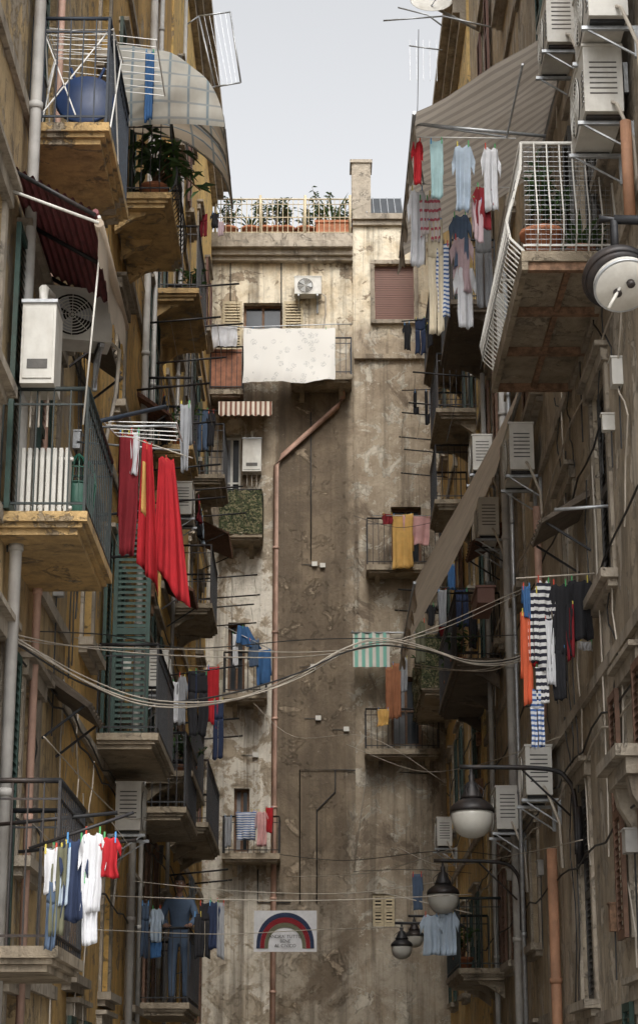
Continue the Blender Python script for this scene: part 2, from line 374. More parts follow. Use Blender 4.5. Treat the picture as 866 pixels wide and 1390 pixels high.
BL['L6']=side_balcony('L',262,1062,1102,slab=M_slab)
BL['L7']=side_balcony('L',283,1130,1168,slab=M_slab)
BL['L8']=side_balcony('L',288,832,868,slab=M_slab)
BL['L9']=side_balcony('L',78,1318,1336,slab=M_slab,corb=False,h=1.15)
BL['L10']=side_balcony('L',257,1378,1388,slab=M_slab,corb=False)
BL['L11']=side_balcony('L',262,618,655,slab=M_slaby)
BL['L12']=side_balcony('L',305,655,690,slab=M_slab)
BL['L13']=side_balcony('L',253,1112,1144,slab=M_slab,corb=False)
BL['R2']=side_balcony('R',612,420,505,slab=M_slabd)
BL['R3']=side_balcony('R',586,452,528,slab=M_slabd)
BL['R4']=side_balcony('R',592,566,616,slab=M_slab)
BL['R5']=side_balcony('R',617,908,978,slab=M_slabd)
BL['R6']=side_balcony('R',572,942,985,slab=M_slab)
BL['R7']=side_balcony('R',622,1330,1345,slab=M_slab,mt=M_irong)
BL['R8']=side_balcony('R',590,690,725,slab=M_slab)
def big_right():
    p=onX(708,362,1.88); y0=p.y; z=p.z; y1=yAt(530,z); xo=1.88
    m=MB('balcony'); m.box(xo,RX-.004,y0,y1,z+.06,z+.16,M_slab)
    for i in range(4):
        y=y0+.03+(y1-y0-.1)*i/3; m.box(xo+.06,RX-.004,y,y+.07,z-.02,z+.058,M_rust)
    m.box(xo,xo+.058,y0,y1,z-.03,z+.052,M_slab); m.box(2.3,2.35,y0+.11,y1-.02,z+.0,z+.056,M_rust)
    railing(m,[(RX-.004,y0+.03),(xo+.03,y0+.03),(xo+.03,y1-.03),(RX-.004,y1-.03)],z+.16,1.12,M_acw,gap=.105,r=.009,belly=.16,outn=(RX,(y0+y1)/2),mid=False)
    for i in range(18):
        x=xo+.05+(RX-xo-.06)*i/17; m.tube([(x,y0+.05,z+.2),(x,y0+.05,z+1.25)],.0025,M_steel,3,False)
    for i in range(22):
        zz=z+.2+1.05*i/21; m.tube([(xo+.05,y0+.05,zz),(RX-.01,y0+.05,zz)],.0025,M_steel,3,False)
    for i in range(8):
        zz=z+.25+.09*i; m.tube([(xo-.12+.012*i,y0,zz),(xo-.12+.012*i,y1,zz)],.004,M_steel,3,False)
    m.done()
    yc=(y0+y1)/2; doors.append(('R',yc-.5,yc+.5,z+.17,z+2.6,'door',M_shd)); return dict(y0=y0,y1=y1,z=z+.16,xo=xo,wx=RX,sg=-1)
BL['R1']=big_right()
doors.append(('R',17.9,18.9,6.35,8.4,'shut',M_shd)); doors.append(('R',16.7,17.6,3.0,5.2,'win',M_shb)); doors.append(('R',20.2,21.2,2.6,4.8,'shut',M_shd))
def end_balcony(x0,x1,pytop,pybot,slab=M_slab,mt=M_iron,net=None,prot=.75,cover=None):
    a=onY(x0,pytop,EY-prot); b=onY(x1,pybot,EY-prot); m=MB('balcony')
    zs=b.z; h=a.z-zs
    m.box(a.x,b.x,EY-prot,EY-.004,zs-.12,zs,slab); m.box(a.x+.06,b.x-.06,EY-prot+.06,EY-.004,zs-.17,zs-.122,slab)
    for x in(a.x+.2,b.x-.3): m.prism([(EY-prot+.2,zs-.172),(EY-.004,zs-.172),(EY-.004,zs-.42),(EY-.2,zs-.3)],'X',x,x+.1,slab)
    railing(m,[(a.x+.02,EY-.01),(a.x+.02,EY-prot+.03),(b.x-.02,EY-prot+.03),(b.x-.02,EY-.01)],zs,h,mt,gap=.12,r=.009)
    if net:
        y=EY-prot-.02
        m.grid(lambda u,v:Vector((a.x+(b.x-a.x)*u,y+.07*noise.noise(Vector((u*12,v*9,3)))+.0,zs-.05+(h+.02)*(1-v)+.05*noise.noise(Vector((u*9,0,v*3))))),24,14,net)
        m.grid(lambda u,v:Vector((b.x+.01,y+prot*u,zs-.05+(h+.02)*(1-v))),6,8,net)
    if cover: m.box(a.x+.04,b.x-.04,EY-prot+.05,EY-prot+.06,zs+.05,zs+h-.05,cover)
    m.done(); return (a.x,b.x,zs,h)
end_balcony(497,600,703,766)
end_balcony(495,597,962,1016)
end_balcony(302,380,1108,1158)
end_balcony(303,362,885,940)
end_balcony(298,356,664,722,net=M_camo)
end_balcony(285,330,470,528,slab=M_slab,cover=M_ter2)
end_balcony(395,478,458,508,mt=M_ironb)
# ---------------------------------------------------------------- buildings
def side_ops(side,y0,y1,levels,step,seed,ztop):
    r=random.Random(seed); P=[d[1:] for d in doors if d[0]==side]
    out=[o for o in P]
    for z in levels:
        y=y0+1.0+r.random()*.6
        while y<y1-1.2:
            k=r.choice(['win','shut','win','roller','door'])
            if k=='door': k='win'
            out.append((y,y+.9,z+.95,z+2.45,k,r.choice([M_shg,M_shb,M_shd,M_shr])))
            y+=step+r.random()*.8
    return out
def side_building(name,side,y0,y1,ztop,mw,levels,step,seed,off=0.0):
    e=empty(name); s=-1 if side=='L' else 1; wx=(LX if side=='L' else RX)+0
    P=(lambda a,z,d:Vector((LX-off-d,a,z))) if side=='L' else (lambda a,z,d:Vector((RX+off+d,a,z)))
    facade(e,'street_wall',P,y0,y1,0,ztop,side_ops(side,y0,y1,levels,step,seed,ztop),mw)
    m=MB('roof_and_rear_walls',e); xb=wx+s*7
    xi=wx+s*off
    m.quad((xi,y0,0),(xb,y0,0),(xb,y0,ztop),(xi,y0,ztop),mw); m.quad((xi,y1,0),(xb,y1,0),(xb,y1,ztop),(xi,y1,ztop),mw)
    m.quad((xb,y0,0),(xb,y1,0),(xb,y1,ztop),(xb,y0,ztop),mw); m.quad((xi,y0,ztop),(xb,y0,ztop),(xb,y1,ztop),(xi,y1,ztop),M_stone)
    m.done()
    t=MB('cornice_and_string_courses',e); sg=-s; w=xi+sg*.002
    t.box(w,xi+sg*.4,y0+.01,y1-.01,ztop-.12,ztop+.05,M_stone); t.box(w,xi+sg*.25,y0+.01,y1-.01,ztop-.3,ztop-.122,M_stone); t.box(w,xi+sg*.12,y0+.01,y1-.01,ztop-.5,ztop-.302,M_stone)
    for z in levels[1:]: t.box(w,xi+sg*.05,y0+.01,y1-.01,z-.06,z+.06,M_stone)
    t.done()
    return e
HT=22.4; YS=12.0
side_building('ochre_apartment_building','L',YS,19.2,HT-1,M_Lw[0],[0,2.6,6.0,9.7,13.3,17],3.0,1)
side_building('yellow_apartment_building','L',19.2,30.5,HT-.6,M_Lw[1],[0,1.9,5.4,9,12.2,15.8],2.7,2,off=.04)
side_building('orange_apartment_building','L',30.5,42.9,HT,M_Lw[2],[0,2.2,5.8,9.5,13.1,16.8],2.5,3,off=.0)
side_building('grey_apartment_building','R',YS,24.5,HT-1,M_Rw[0],[0,2.4,5.6,9.1,12.6,16.2],3.1,4)
side_building('beige_apartment_building','R',24.5,33,HT,M_Rw[1],[0,2.6,7.4,10.4,13,16.6],2.8,5,off=.05)
side_building('yellow_corner_building','R',33,42.9,HT-.9,M_Rw[2],[0,2.6,6,9.4,14.0,17.2],2.6,6)
eb=empty('weathered_apartment_building')
def eo(x0,x1,ya,yb,k,sh=M_shb):
    a=onY(x0,ya,EY); b=onY(x1,yb,EY); return (a.x,b.x,b.z,a.z,k,sh)
eops=[eo(331,383,411,500,'door',M_shc),eo(508,562,362,438,'roller',M_shr),eo(456,478,412,506,'open',M_white),eo(302,326,590,718,'plain',M_shd),
 eo(530,572,690,764,'plain',M_shd),eo(530,572,920,1012,'plain',M_shd),eo(310,332,845,938,'plain',M_shg),eo(318,338,1070,1156,'plain',M_shd),
 eo(505,536,1214,1258,'shut',M_shc)]
ztl=onY(433,345,EY).z; ztr=onY(433,304,EY).z; xs=onY(479,400,EY).x
def PE2(s,z,d): return Vector((s,EY-.12+d,z))
facade(eb,'main_wall',PE,-6,xs,0,ztl,[o for o in eops if o[1]<xs],M_end,trim=False)
facade(eb,'right_wall',PE2,xs,7,0,ztr,[o for o in eops if o[0]>xs],M_end,trim=False)
m=MB('roof_slabs_and_cornice',eb)
m.quad((xs,EY-.12,0),(xs,EY,0),(xs,EY,ztr),(xs,EY-.12,ztr),M_end)
m.box(-6,xs-.01,EY-.45,EY+8,ztl,ztl+.16,M_stone); m.box(-6,xs-.01,EY-.3,EY-.003,ztl-.14,ztl-.002,M_stone)
m.box(-6,xs-.01,EY-.2,EY-.003,ztl-.24,ztl-.142,M_stone)
m.box(-6,xs-.01,EY-.4,EY-.1,ztl+.162,ztl+.36,M_stone)
m.box(xs+.0,7,EY-.3,EY+8,ztr,ztr+.14,M_stone); m.box(xs,7,EY-.22,EY-.123,ztr-.12,ztr-.002,M_stone)
zl=onY(433,488,EY).z; m.box(xs+.02,4,EY-.24,EY-.123,zl-.06,zl+.05,M_end)
wr=eo(508,562,362,438,'roller'); m.box(wr[0]-.1,wr[1]+.1,EY-.24,EY-.123,wr[2]-.1,wr[2]-.01,M_stone); m.box(wr[0]-.1,wr[0]-.01,EY-.16,EY-.123,wr[2],wr[3],M_stone); m.box(wr[1]+.01,wr[1]+.1,EY-.16,EY-.123,wr[2],wr[3],M_stone); m.box(wr[0]-.1,wr[1]+.1,EY-.17,EY-.123,wr[3]+.005,wr[3]+.1,M_stone)
m.quad((-6,EY+8,0),(7,EY+8,0),(7,EY+8,ztl),(-6,EY+8,ztl),M_end)
m.box(7,7.1,EY,EY+8,0,ztr,M_end); m.box(-6.1,-6,EY,EY+8,0,ztl,M_end)
a=onY(477,229,EY+.3); b=onY(503,303,EY+.3); m.box(a.x,b.x,EY,EY+.6,ztr+.14,a.z,M_stone); m.box(a.x-.04,b.x+.04,EY-.04,EY+.64,a.z,a.z+.08,M_stone)
a=onY(548,252,EY+.3); m.box(2.55,6,EY+.1,EY+5,ztr+.14,a.z+.2,M_end)
m.done()
m=MB('terrace_railing',eb); zb=ztl+.36; a=onY(293,270,EY-.3); xe=onY(475,270,EY-.3).x
railing(m,[(a.x-.6,EY-.28),(xe,EY-.28)],zb,a.z-zb,M_shc,gap=.12,r=.011)
for i in range(4): x=a.x+(xe-a.x)*i/3; m.tube([(x,EY-.28,zb),(x,EY-.28,a.z+.1)],.03,M_shc,6)
m.tube([(a.x,EY-.28,zb+.45),(xe,EY-.28,zb+.45)],.014,M_shc,4)
m.done()
m=MB('solar_panel'); a=onY(497,252,EY+.2); b=onY(546,296,EY+.2)
m.prism([(EY-.05,b.z),(EY+.9,a.z),(EY+.9,a.z-.05),(EY-.05,b.z-.05)],'X',a.x,b.x,M_glass)
for i in range(6): x=a.x+(b.x-a.x)*i/5; m.tube([(x,EY-.07,b.z+.01),(x,EY+.9,a.z+.015)],.015,M_steel,4)
m.done()
# ground
M_pave=S('pale_bounce_paving',(.40,.37,.33),.85,0,.25,3,.2,.3,(.2,.17,.13))  # unseen open ground, made pale to bounce light up onto the undersides
m=MB('ground'); m.box(-80,80,-80,120,-.3,-.004,M_pave); m.done()
m=MB('street_paving'); M_bas=S('basalt_paving',(.19,.18,.165),.7,0,.3,5,.4,.3); m.quad((LX+.5,YS,0),(RX-.5,YS,0),(RX-.5,42.9,0),(LX+.5,42.9,0),M_bas)
for y in range(int(YS),43): m.box(LX+.55,RX-.55,y,min(42.9,y+.98),.0+.002,.012,M_bas)
m.done()
for x0,x1 in((LX,LX+.5),(RX-.5,RX)):
    m=MB('kerb'); m.box(x0,x1,YS,42.9,-.002,.12,M_stone); m.done()
# ---------------------------------------------------------------- pipes
def pipe(pts,r,mt,name='drainpipe',cl=2.0):
    m=MB(name); m.tube(pts,r,mt,10)
    for a,b in zip(pts[:-1],pts[1:]):
        a=Vector(a);b=Vector(b); L=(b-a).length; n=int(L/cl)
        for k in range(1,n+1):
            p=a+(b-a)*k/(n+1); d=(b-a).normalized()*.03; m.tube([p-d,p+d],r*1.22,mt,10)
    m.done()
pipe([(LX+.1,15.2,0),(LX+.1,15.2,HT-1)],.05,M_pipe)
def ep(px,py,d=.12): v=onY(px,py,EY-d); return (v.x,v.y,v.z)
q=ep(375,632); pipe([(q[0],q[1],0),q,ep(384,618),ep(458,552),ep(465,540),ep(465,522)],.06,M_pink)
m=MB('rain_hopper'); a=Vector(ep(465,522)); m.lathe(a,[(.06,-.05),(.14,.12),(.15,.2),(.12,.2)],M_pink,10); m.done()
for px,mt,r in((692,M_pipe,.06),(700,M_steel,.03),(740,M_orange,.06),(664,M_pipe,.04)):
    y=onX(px,900,RX-.1).y; pipe([(RX-.1,y,0),(RX-.1,y,13 if mt!=M_orange else 4.4)],r,mt)
y=onX(728,700,RX-.1).y; pipe([(RX-.1,y,6.0),(RX-.1,y,8.6)],.045,M_pink)
y=onX(852,240,RX-.12).y; pipe([(RX-.12,y,8.8),(RX-.12,y,9.7)],.05,M_orange)
for px in(195,206,240,60): 
    y=onX(px,600,LX+.08).y; pipe([(LX+.08,y,0),(LX+.08,y,HT-1)],.035 if px!=195 else .05,rnd.choice([M_pink,M_pipe]))
m=MB('wall_conduit')
for pts in([(407,1225),(407,1045),(470,1045),(580,1050)],[(430,1225),(430,1100),(455,1075),(455,1045)],[(422,760),(422,560)],[(402,350),(383,350)],[(382,345),(382,440)],[(313,345),(313,410)],[(395,1225),(350,1225),(350,1180)]):
    m.tube([Vector(ep(x,y,.03 if x<479 else .15)) for x,y in pts],.014,M_cab,5)
m.tube([Vector(ep(x,y,.14)) for x,y in((480,1180),(496,1060),(497,1020))],.01,M_cabw,5)
m.done()
for (x,y) in((427,766),(432,975),(438,768),(362,500),(347,1025),(470,990),(425,905)):
    m=MB('junction_box'); v=Vector(ep(x,y,.02)); m.box(v.x-.06,v.x+.06,EY-.13 if x>479 else EY-.08,EY-.002,v.z-.05,v.z+.05,M_acw); m.tube([v+Vector((-.3,0,0)),v],.008,M_cab,4); m.done()
for i in range(44):
    side='R' if i%5<3 else 'L'; wx=LX if side=='L' else RX; sg=1 if side=='L' else -1
    y=rnd.uniform(15,38); z=rnd.uniform(3,14); w=rnd.uniform(.08,.2); h=rnd.uniform(.1,.3); d=rnd.uniform(.06,.14)
    mt=rnd.choice([M_acw,M_steel,M_pipe,M_rust,M_shd]); m=MB('utility_box'); m.box(wx+sg*.002,wx+sg*d,y,y+w,z,z+h,mt); m.box(wx+sg*.002,wx+sg*(d+.012),y-.01,y+w+.01,z+h,z+h+.015,mt)
    m.tube([(wx+sg*.03,y+w/2,z),(wx+sg*.03,y+w/2+.03,z-rnd.uniform(.3,1.6))],.01,M_cab,4); m.done()
# ---------------------------------------------------------------- awnings
def awning(P0,P1,y0,y1,mt,val=.2,sagm=.06,arms=True,nu=26):
    m=MB('awning')
    def f(u,v):
        y=y0+(y1-y0)*u; x=P0[0]+(P1[0]-P0[0])*v; z=P0[1]+(P1[1]-P0[1])*v-sagm*math.sin(math.pi*v)+.015*math.sin(u*40)*v+.05*noise.noise(Vector((u*6,v*3,y0)))
        return Vector((x,y,z))
    m.grid(f,nu,10,mt)
    n=int((y1-y0)/.25)*8
    def g(u,v):
        sc=.72+.28*abs(math.sin(u*math.pi*n/8)); p=f(u,1); return Vector((p.x+.04*v*math.sin(u*30),p.y,p.z-val*v*sc))
    m.grid(g,n,2,mt)
    m.tube([f(0,1),f(1,1)],.022,M_steel,6)
    m.tube([f(0,0),f(1,0)],.04,M_steel,6)
    if arms:
        for y in(y0+.05,y1-.05):
            m.tube([(P0[0],y,P0[1]-.75),((P0[0]+P1[0])/2,y+.0,P1[1]-.05),(P1[0],y,P1[1]-.02)],.018,M_steel,6)
    return m.done()
ra=onX(562,152,1.0)
awning((RX-.02,onX(786,2,RX).z),(1.0,ra.z),ra.y,yAt(350,ra.z),M_awn,.28,arms=False)
awning((RX-.02,onX(686,605,RX).z),(1.25,onX(572,768,1.3).z),25.2,29.6,M_awn2,.3,arms=False)
p=onX(125,287,-1.8); y1=yAt(425,p.z)
m=MB('corrugated_canopy')
def cf(u,v):
    x=LX+.01+( .72)*v; y=p.y+(y1-p.y)*u; return Vector((x,y,p.z+.42-.42*v+.018*math.sin(v*2*math.pi*11)))
m.grid(cf,4,88,M_mar); m.tube([cf(0,1),cf(1,1)],.025,M_mar,6)
for u in(0,.5,1): m.tube([cf(u,0)-Zv*.03,cf(u,1)-Zv*.03],.02,M_iron,5)
m.done()
m=MB('rolled_awning'); a=Vector((-1.74,p.y,p.z-.1)); b=Vector((-1.74,y1+.1,p.z-.1)); m.tube([a,b],.038,M_awn2,10); m.tube([a+Zv*.055,b+Zv*.055],.014,M_acw,6)
m.grid(lambda u,v:Vector((-1.74+.02*math.sin(u*9),a.y+(b.y-a.y)*u,a.z-.04-.3*v*(.8+.2*abs(math.sin(u*30))))),40,3,M_awn2)
m.tube([a+Vector((0,.2,0)),a+Vector((-.1,.25,-1.6))],.009,M_acw,5); m.tube([a,Vector((LX,a.y,a.z+.3))],.014,M_acw,5); m.tube([b,Vector((LX,b.y,b.z+.3))],.014,M_acw,5); m.done()
m=MB('dome_awning'); p1=onX(303,128,-1.15); yb0=p1.y+.1; yb1=yb0+2.2; xo=-1.15; zt=p1.z+.7
def df(u,v):
    y=yb0+(yb1-yb0)*u; a=v*math.pi/2
    x=LX+.02+(xo-LX)*math.sin(a*.98)**.9; z=zt-(1-math.cos(a))*1.1+.06*math.sin(u*math.pi*4)**2*math.sin(a)+.03*noise.noise(Vector((u*7,v*5,2)))
    return Vector((x,y,z))
m.grid(df,30,14,M_plaid)
def cap(u,v):
    q=df(0,u); c=Vector((LX+.02,yb0,zt-1.1)); r=c.lerp(q,v); r.y-=.22*math.sin(math.pi*v*.9)*(.5+.5*math.sin(u*math.pi))+.02*math.sin(u*22)*v
    return r
m.grid(cap,22,10,M_plaidc)
m.grid(lambda u,v:df(u,1)-Zv*(.22*v*(.75+.25*abs(math.sin(u*math.pi*9)))),56,1,M_plaid)
for u in(0,.33,.66,1): m.tube([df(u,k/10)-Zv*.02 for k in range(11)],.015,M_steel,5)
m.tube([df(0,1),df(1,1)],.018,M_steel,5)
m.done()
m=MB('awning'); a=onY(298,552,EY-.5); b=onY(369,577,EY-.9)
m.grid(lambda u,v:Vector((a.x+(b.x-a.x)*u,EY-.05-.8*v,a.z+.25-.25*v)),30,4,M_tile)
m.grid(lambda u,v:Vector((a.x+(b.x-a.x)*u,EY-.85,a.z-(.3+.05*abs(math.sin(u*25)))*v)),60,2,M_aw3); m.done()
m=MB('awning'); a=onY(479,858,EY-.85); b=onY(529,906,EY-.85)
m.grid(lambda u,v:Vector((a.x+(b.x-a.x)*u,EY-.8-.1*v+.02*math.sin(u*20),a.z+(b.z-a.z)*v)),24,6,M_aw4)
m.tube([(a.x-.05,EY-.8,a.z),(b.x+1.2,EY-.8,a.z)],.02,M_steel,5); m.tube([(a.x,EY-.8,a.z),(a.x,EY-.13,a.z+.2)],.015,M_steel,5); m.done()
def canopy(side,px,py,L=1.3,prot=.5,mt=M_tile):
    wx=LX if side=='L' else RX; sg=1 if side=='L' else -1; p=onX(px,py,wx+sg*prot); m=MB('window_canopy')
    for i in range(int(L/.16)):
        y=p.y+i*.16; m.prism([(wx+sg*.004,p.z+.32),(wx+sg*prot,p.z),(wx+sg*prot,p.z-.035),(wx+sg*.004,p.z+.25)],'Y',y,y+.15,mt); m.tube([(wx+sg*.01,y+.155,p.z+.33),(wx+sg*(prot+.01),y+.155,p.z+.005)],.028,mt,6)
    for y in(p.y+.1,p.y+L-.1): m.tube([(wx,y,p.z-.3),(wx+sg*prot*.9,y,p.z)],.015,M_iron,4)
    m.done()
canopy('L',310,722,2.0,.7); canopy('L',120,955,1.2,.42,M_slabd); canopy('L',262,800,1.4,.5); canopy('L',210,690,1.2,.45,M_slabd)
canopy('R',735,705,1.1,.5,M_slabd); canopy('R',640,735,1.2,.5); canopy('L',148,455,1.4,.4,M_slabd); canopy('L',230,560,1.2,.45)
# ---------------------------------------------------------------- AC units
def ac(c,face,w=.8,h=.58,d=.3,name='air_conditioner'):
    c=Vector(c); f=Vector(face).normalized(); s=Vector((-f.y,f.x,0))
    mt=Matrix(((s.x,f.x,0,c.x),(s.y,f.y,0,c.y),(0,0,1,c.z),(0,0,0,1)))
    m=MB(name); m.box(-w/2,w/2,0,d,.03,h,M_acw,mt); m.box(-w/2-.01,w/2+.01,-.01,d+.012,h,h+.025,M_acw,mt)
    m.box(-w/2+.06,-w/2+.12,.02,d-.02,0,.03,M_iron,mt); m.box(w/2-.12,w/2-.06,.02,d-.02,0,.03,M_iron,mt)
    cx=-w*.1; cz=h*.52; R=min(h,w)*.4
    n=24; base=len(m.v)
    ring=[mt@Vector((cx+R*math.cos(2*math.pi*k/n),d+.003,cz+R*math.sin(2*math.pi*k/n))) for k in range(n)]
    m.v+=[tuple(q) for q in ring]; m.face(list(range(base,base+n)),M_dark)
    for rr in(1.0,.86,.72,.58,.44,.3,.16): m.tube([mt@Vector((cx+R*rr*math.cos(2*math.pi*k/n),d+.014,cz+R*rr*math.sin(2*math.pi*k/n))) for k in range(n+1)],.006,M_acw,4,False)
    for k in range(8): a=math.pi*2*k/8; m.tube([mt@Vector((cx,d+.016,cz)),mt@Vector((cx+R*math.cos(a),d+.016,cz+R*math.sin(a)))],.004,M_acw,4,False)
    for k in range(3):
        a=2*math.pi*k/3; P_=lambda t,r:mt@Vector((cx+r*math.cos(a+t),d+.006,cz+r*math.sin(a+t))); m.quad(P_(0,.02),P_(-.3,R*.9),P_(.5,R*.9),P_(.5,.03),M_steel)
    if w>.7:
        for k in range(7): m.box(w/2-.14,w/2-.03,d,d+.008,h*.2+k*.05,h*.2+k*.05+.012,M_steel,mt)
    for k in range(7): m.box(w/2,w/2+.004,.05,d-.05,h*.3+k*.05,h*.3+k*.05+.014,M_shd,mt); m.box(-w/2-.004,-w/2,.05,d-.05,h*.3+k*.05,h*.3+k*.05+.014,M_shd,mt)
    for x in(-w*.35,w*.35):
        m.box(x-.02,x+.02,-.1,d+.05,-.035,0,M_steel,mt); m.box(x-.02,x+.02,-.1,-.06,-.3,-.035,M_steel,mt); m.tube([mt@Vector((x,-.08,-.28)),mt@Vector((x,d,-.03))],.012,M_steel,4)
    m.tube([mt@Vector(q) for q in((w/2,.1,.12),(w/2+.1,.08,.05),(w/2+.1,-.05,-.3),(w/2+.02,-.08,-.8))],.018,M_cabw,6)
    m.done(.006)
def acR(px,py,**k):
    w=k.get('w',.8); p=onX(px,py,RX-.42); ac((RX-.1,p.y+w/2,p.z),(-1,0,0),**k)
def acL(px,py,**k):
    w=k.get('w',.8); p=onX(px,py,LX+.42); ac((LX+.1,p.y+w/2,p.z),(1,0,0),**k)
for px,py in((740,60),(648,728),(672,1128),(592,1150),(712,1082),(640,640)): acR(px,py)
acR(690,640,w=.9,h=.62); acR(797,155,w=.9,h=.66,d=.34); acR(802,25,w=.9,h=.66,d=.34)
for px,py in((193,1130),(262,700),(230,940)): acL(px,py)
p=onX(95,465,LX+.3); ac((p.x,p.y+.3,p.z),(0.25,-1,0),w=.6,h=.5)
p=onY(418,398,EY-.5); ac((p.x,EY-.1,p.z),(0,-1,0),w=.62,h=.45)
def boiler(x0,x1,y,z0,z1,d=.3):
    m=MB('gas_boiler'); m.box(x0,x1,y,y+d,z0,z1,M_acw); m.box(x0+.02,x1-.02,y-.012,y-.001,z0+.04,z1-.04,M_acw); m.box(x0-.01,x1+.01,y-.02,y+d,z1,z1+.03,M_steel)
    w=x1-x0
    m.box(x0+w*.2,x0+w*.8,y-.018,y-.013,z0+.12,z0+.2,M_shd)
    for k in range(3): m.tube([(x0+w*(.25+.25*k),y+d/2,z0),(x0+w*(.25+.25*k),y+d/2,z0-.3)],.01,M_cabw,5)
    m.tube([(x0+w*.5,y+d/2,z1),(x0+w*.5,y+d/2,z1+.2),(x0+w*.5,y+d+.2,z1+.3)],.045,M_acw,8); m.done(.01)
a=onX(75,520,LX+.42); b=onX(75,398,LX+.42); boiler(LX+.14,LX+.41,a.y,a.z,b.z,.4)
a=onY(329,640,EY-.3); b=onY(355,596,EY-.3); boiler(a.x,b.x,EY-.32,a.z,b.z,.3)
# ---------------------------------------------------------------- laundry
PEG=[cloth('peg_'+str(i),c) for i,c in enumerate([(.6,.08,.05),(.1,.3,.6),(.6,.5,.1),(.1,.4,.15)])]
gseed=[0]
def garment(kind,top,wd,w,h,mt,name=None,mt2=None):
    gseed[0]+=1; sd=gseed[0]*3.17; top=Vector(top); wd=Vector(wd).normalized(); nn=wd.cross(Zv)
    names=dict(towel='hanging_towel',shirt='hanging_shirt',pants='hanging_trousers',sock='hanging_sock',sheet='bed_sheet',drape='hanging_cloth')
    m=MB(name or names[kind]); k=1.2+rnd.random()*1.8; ph=rnd.random()*6; A=.03*min(1,w/.35)+.006; sw=(rnd.random()-.5)*.12
    if kind=='sheet': A=.03;k=2.3
    nz=min(.08,w*.22)
    def disp(u,v): return nn*(A*(.25+v*.9)*math.sin(2*math.pi*k*u+ph+v*1.2)+.45*A*math.sin(2*math.pi*k*2.7*u+ph*2+v*3)*v+nz*v*noise.noise(Vector((u*2,v*2,sd)))+sw*v*v*.5)+wd*(nz*.6*v*noise.noise(Vector((sd,v*2.5,u))))
    def rect(u0,u1,v0,v1,mt,nu=10,nv=12,nar=0.0,dip=0.0,slant=0.0):
        def f(a,b):
            u=u0+(u1-u0)*a; v=v0+(v1-v0)*b; uu=.5+(u-.5)*(1-nar*v)
            hem=.06*noise.noise(Vector((u*2.5,sd,0)))*v+slant*(u-.5)*v
            return top+wd*((uu-.5)*w)-Zv*(h*(v+hem)+dip*max(0,1-abs(u-.5)*4)*(1-b)+(.02+.02*(w>1.5))*math.sin(math.pi*u*(1 if w<1.5 else 3))**2*(1-v))+disp(u,v)
        m.grid(f,nu,nv,mt)
    if kind in('towel','sheet'):
        nar=.12 if kind=='towel' else .0
        rect(0,1,0,1,mt,30 if kind=='sheet' else 12,14,nar,slant=-.05 if kind=='sheet' else (rnd.random()-.5)*.25)
        hb=.35+.4*rnd.random()
        def bk(a,b):
            return top+wd*((a-.5)*w*.97)-Zv*(h*hb*b)-nn*(.04+.05*b)+disp(a,b*hb)
        m.grid(bk,10,8,mt)
    elif kind=='drape':
        def f(a,b):
            ww=w*(.45+.65*b); return top+wd*((a-.5)*ww+.25*w*b)-Zv*h*(b*(.80+.25*a)+.06*noise.noise(Vector((a*3,sd,b))))+nn*(.06*b*math.sin(a*13+ph+b*2)+.03*math.sin(a*29+b*4)*b)
        m.grid(f,18,16,mt)
        if mt2:
            def g(a,b): a2=.12+.2*a; b2=.18+.4*b; return f(a2,b2)+nn*.008
            m.grid(g,6,10,mt2)
    elif kind=='shirt':
        def body(a,b):
            u=a; v=b; neck=.06*h*max(0,1-abs(u-.5)*5)**.5*(1-b) if abs(u-.5)<.2 else 0
            sh=.05*h*abs(u-.5)*2*(1-b)
            half=.30+.03*b
            hem=.05*noise.noise(Vector((u*2.5,sd,0)))*v
            return top+wd*((u-.5)*2*half*w)-Zv*(h*(v+hem)*.98+neck+sh)+disp(u,v)
        m.grid(body,14,12,mt)
        for sgn in(-1,1):
            def f(a,b):
                st=top+wd*(sgn*w*.30)-Zv*(.05*h+.26*h*b)
                d=(wd*sgn*.17*w-Zv*h*.20)*a
                return st+d*(1-.1*b)-wd*sgn*w*.02*b+nn*(.02*math.sin(a*4+b*3+ph))+disp(.5+sgn*.5,b*.3)
            m.grid(f,6,5,mt)
    elif kind=='pants':
        rect(.0,1,0,.32,mt,10,5)
        rect(.0,.47,.32,1,mt2 or mt,6,10); rect(.53,1,.32,1,mt2 or mt,6,10)
        rect(.0,1,-.01,.05,mt,10,2)
    elif kind=='sock':
        rect(.2,.8,0,.7,mt,4,6); rect(.2,1.2,.7,1,mt,5,4)
    for u in((.1,.9) if kind not in('sock','drape','shirt') else ((.28,.72) if kind=='shirt' else (.5,))):
        q=top+wd*((u-.5)*w); pm=rnd.choice(PEG); m.tube([q+Zv*.03,q-Zv*.045],.008,pm,4)
    ob=m.done()
    if kind!='sheet':
        s=ob.modifiers.new('Solidify','SOLIDIFY'); s.thickness=.004
    return ob
def px_line(Y,items):
    for it in items:
        x,yt,yb,w,k,mt=it[:6]; a=onY(x,yt,Y); b=onY(x,yb,Y); s=onY(x+w,yt,Y).x-a.x
        ang=(rnd.random()-.5)*.5
        garment(k,a,(math.cos(ang),math.sin(ang),0),s,a.z-b.z,mt,mt2=it[6] if len(it)>6 else None)
def rod(pts,r=.012,mt=M_steel,name='clothes_pole'):
    m=MB(name); m.tube([Vector(p) for p in pts],r,mt,6)
    return m.done()
Y=17.2
rod([onY(118,580,16.2),onY(240,578,16.2)],.011); rod([onY(105,600,Y+.5),onY(250,612,Y+.5)],.011); rod([onY(120,575,15.7),onY(225,552,17)],.02,M_ironb)
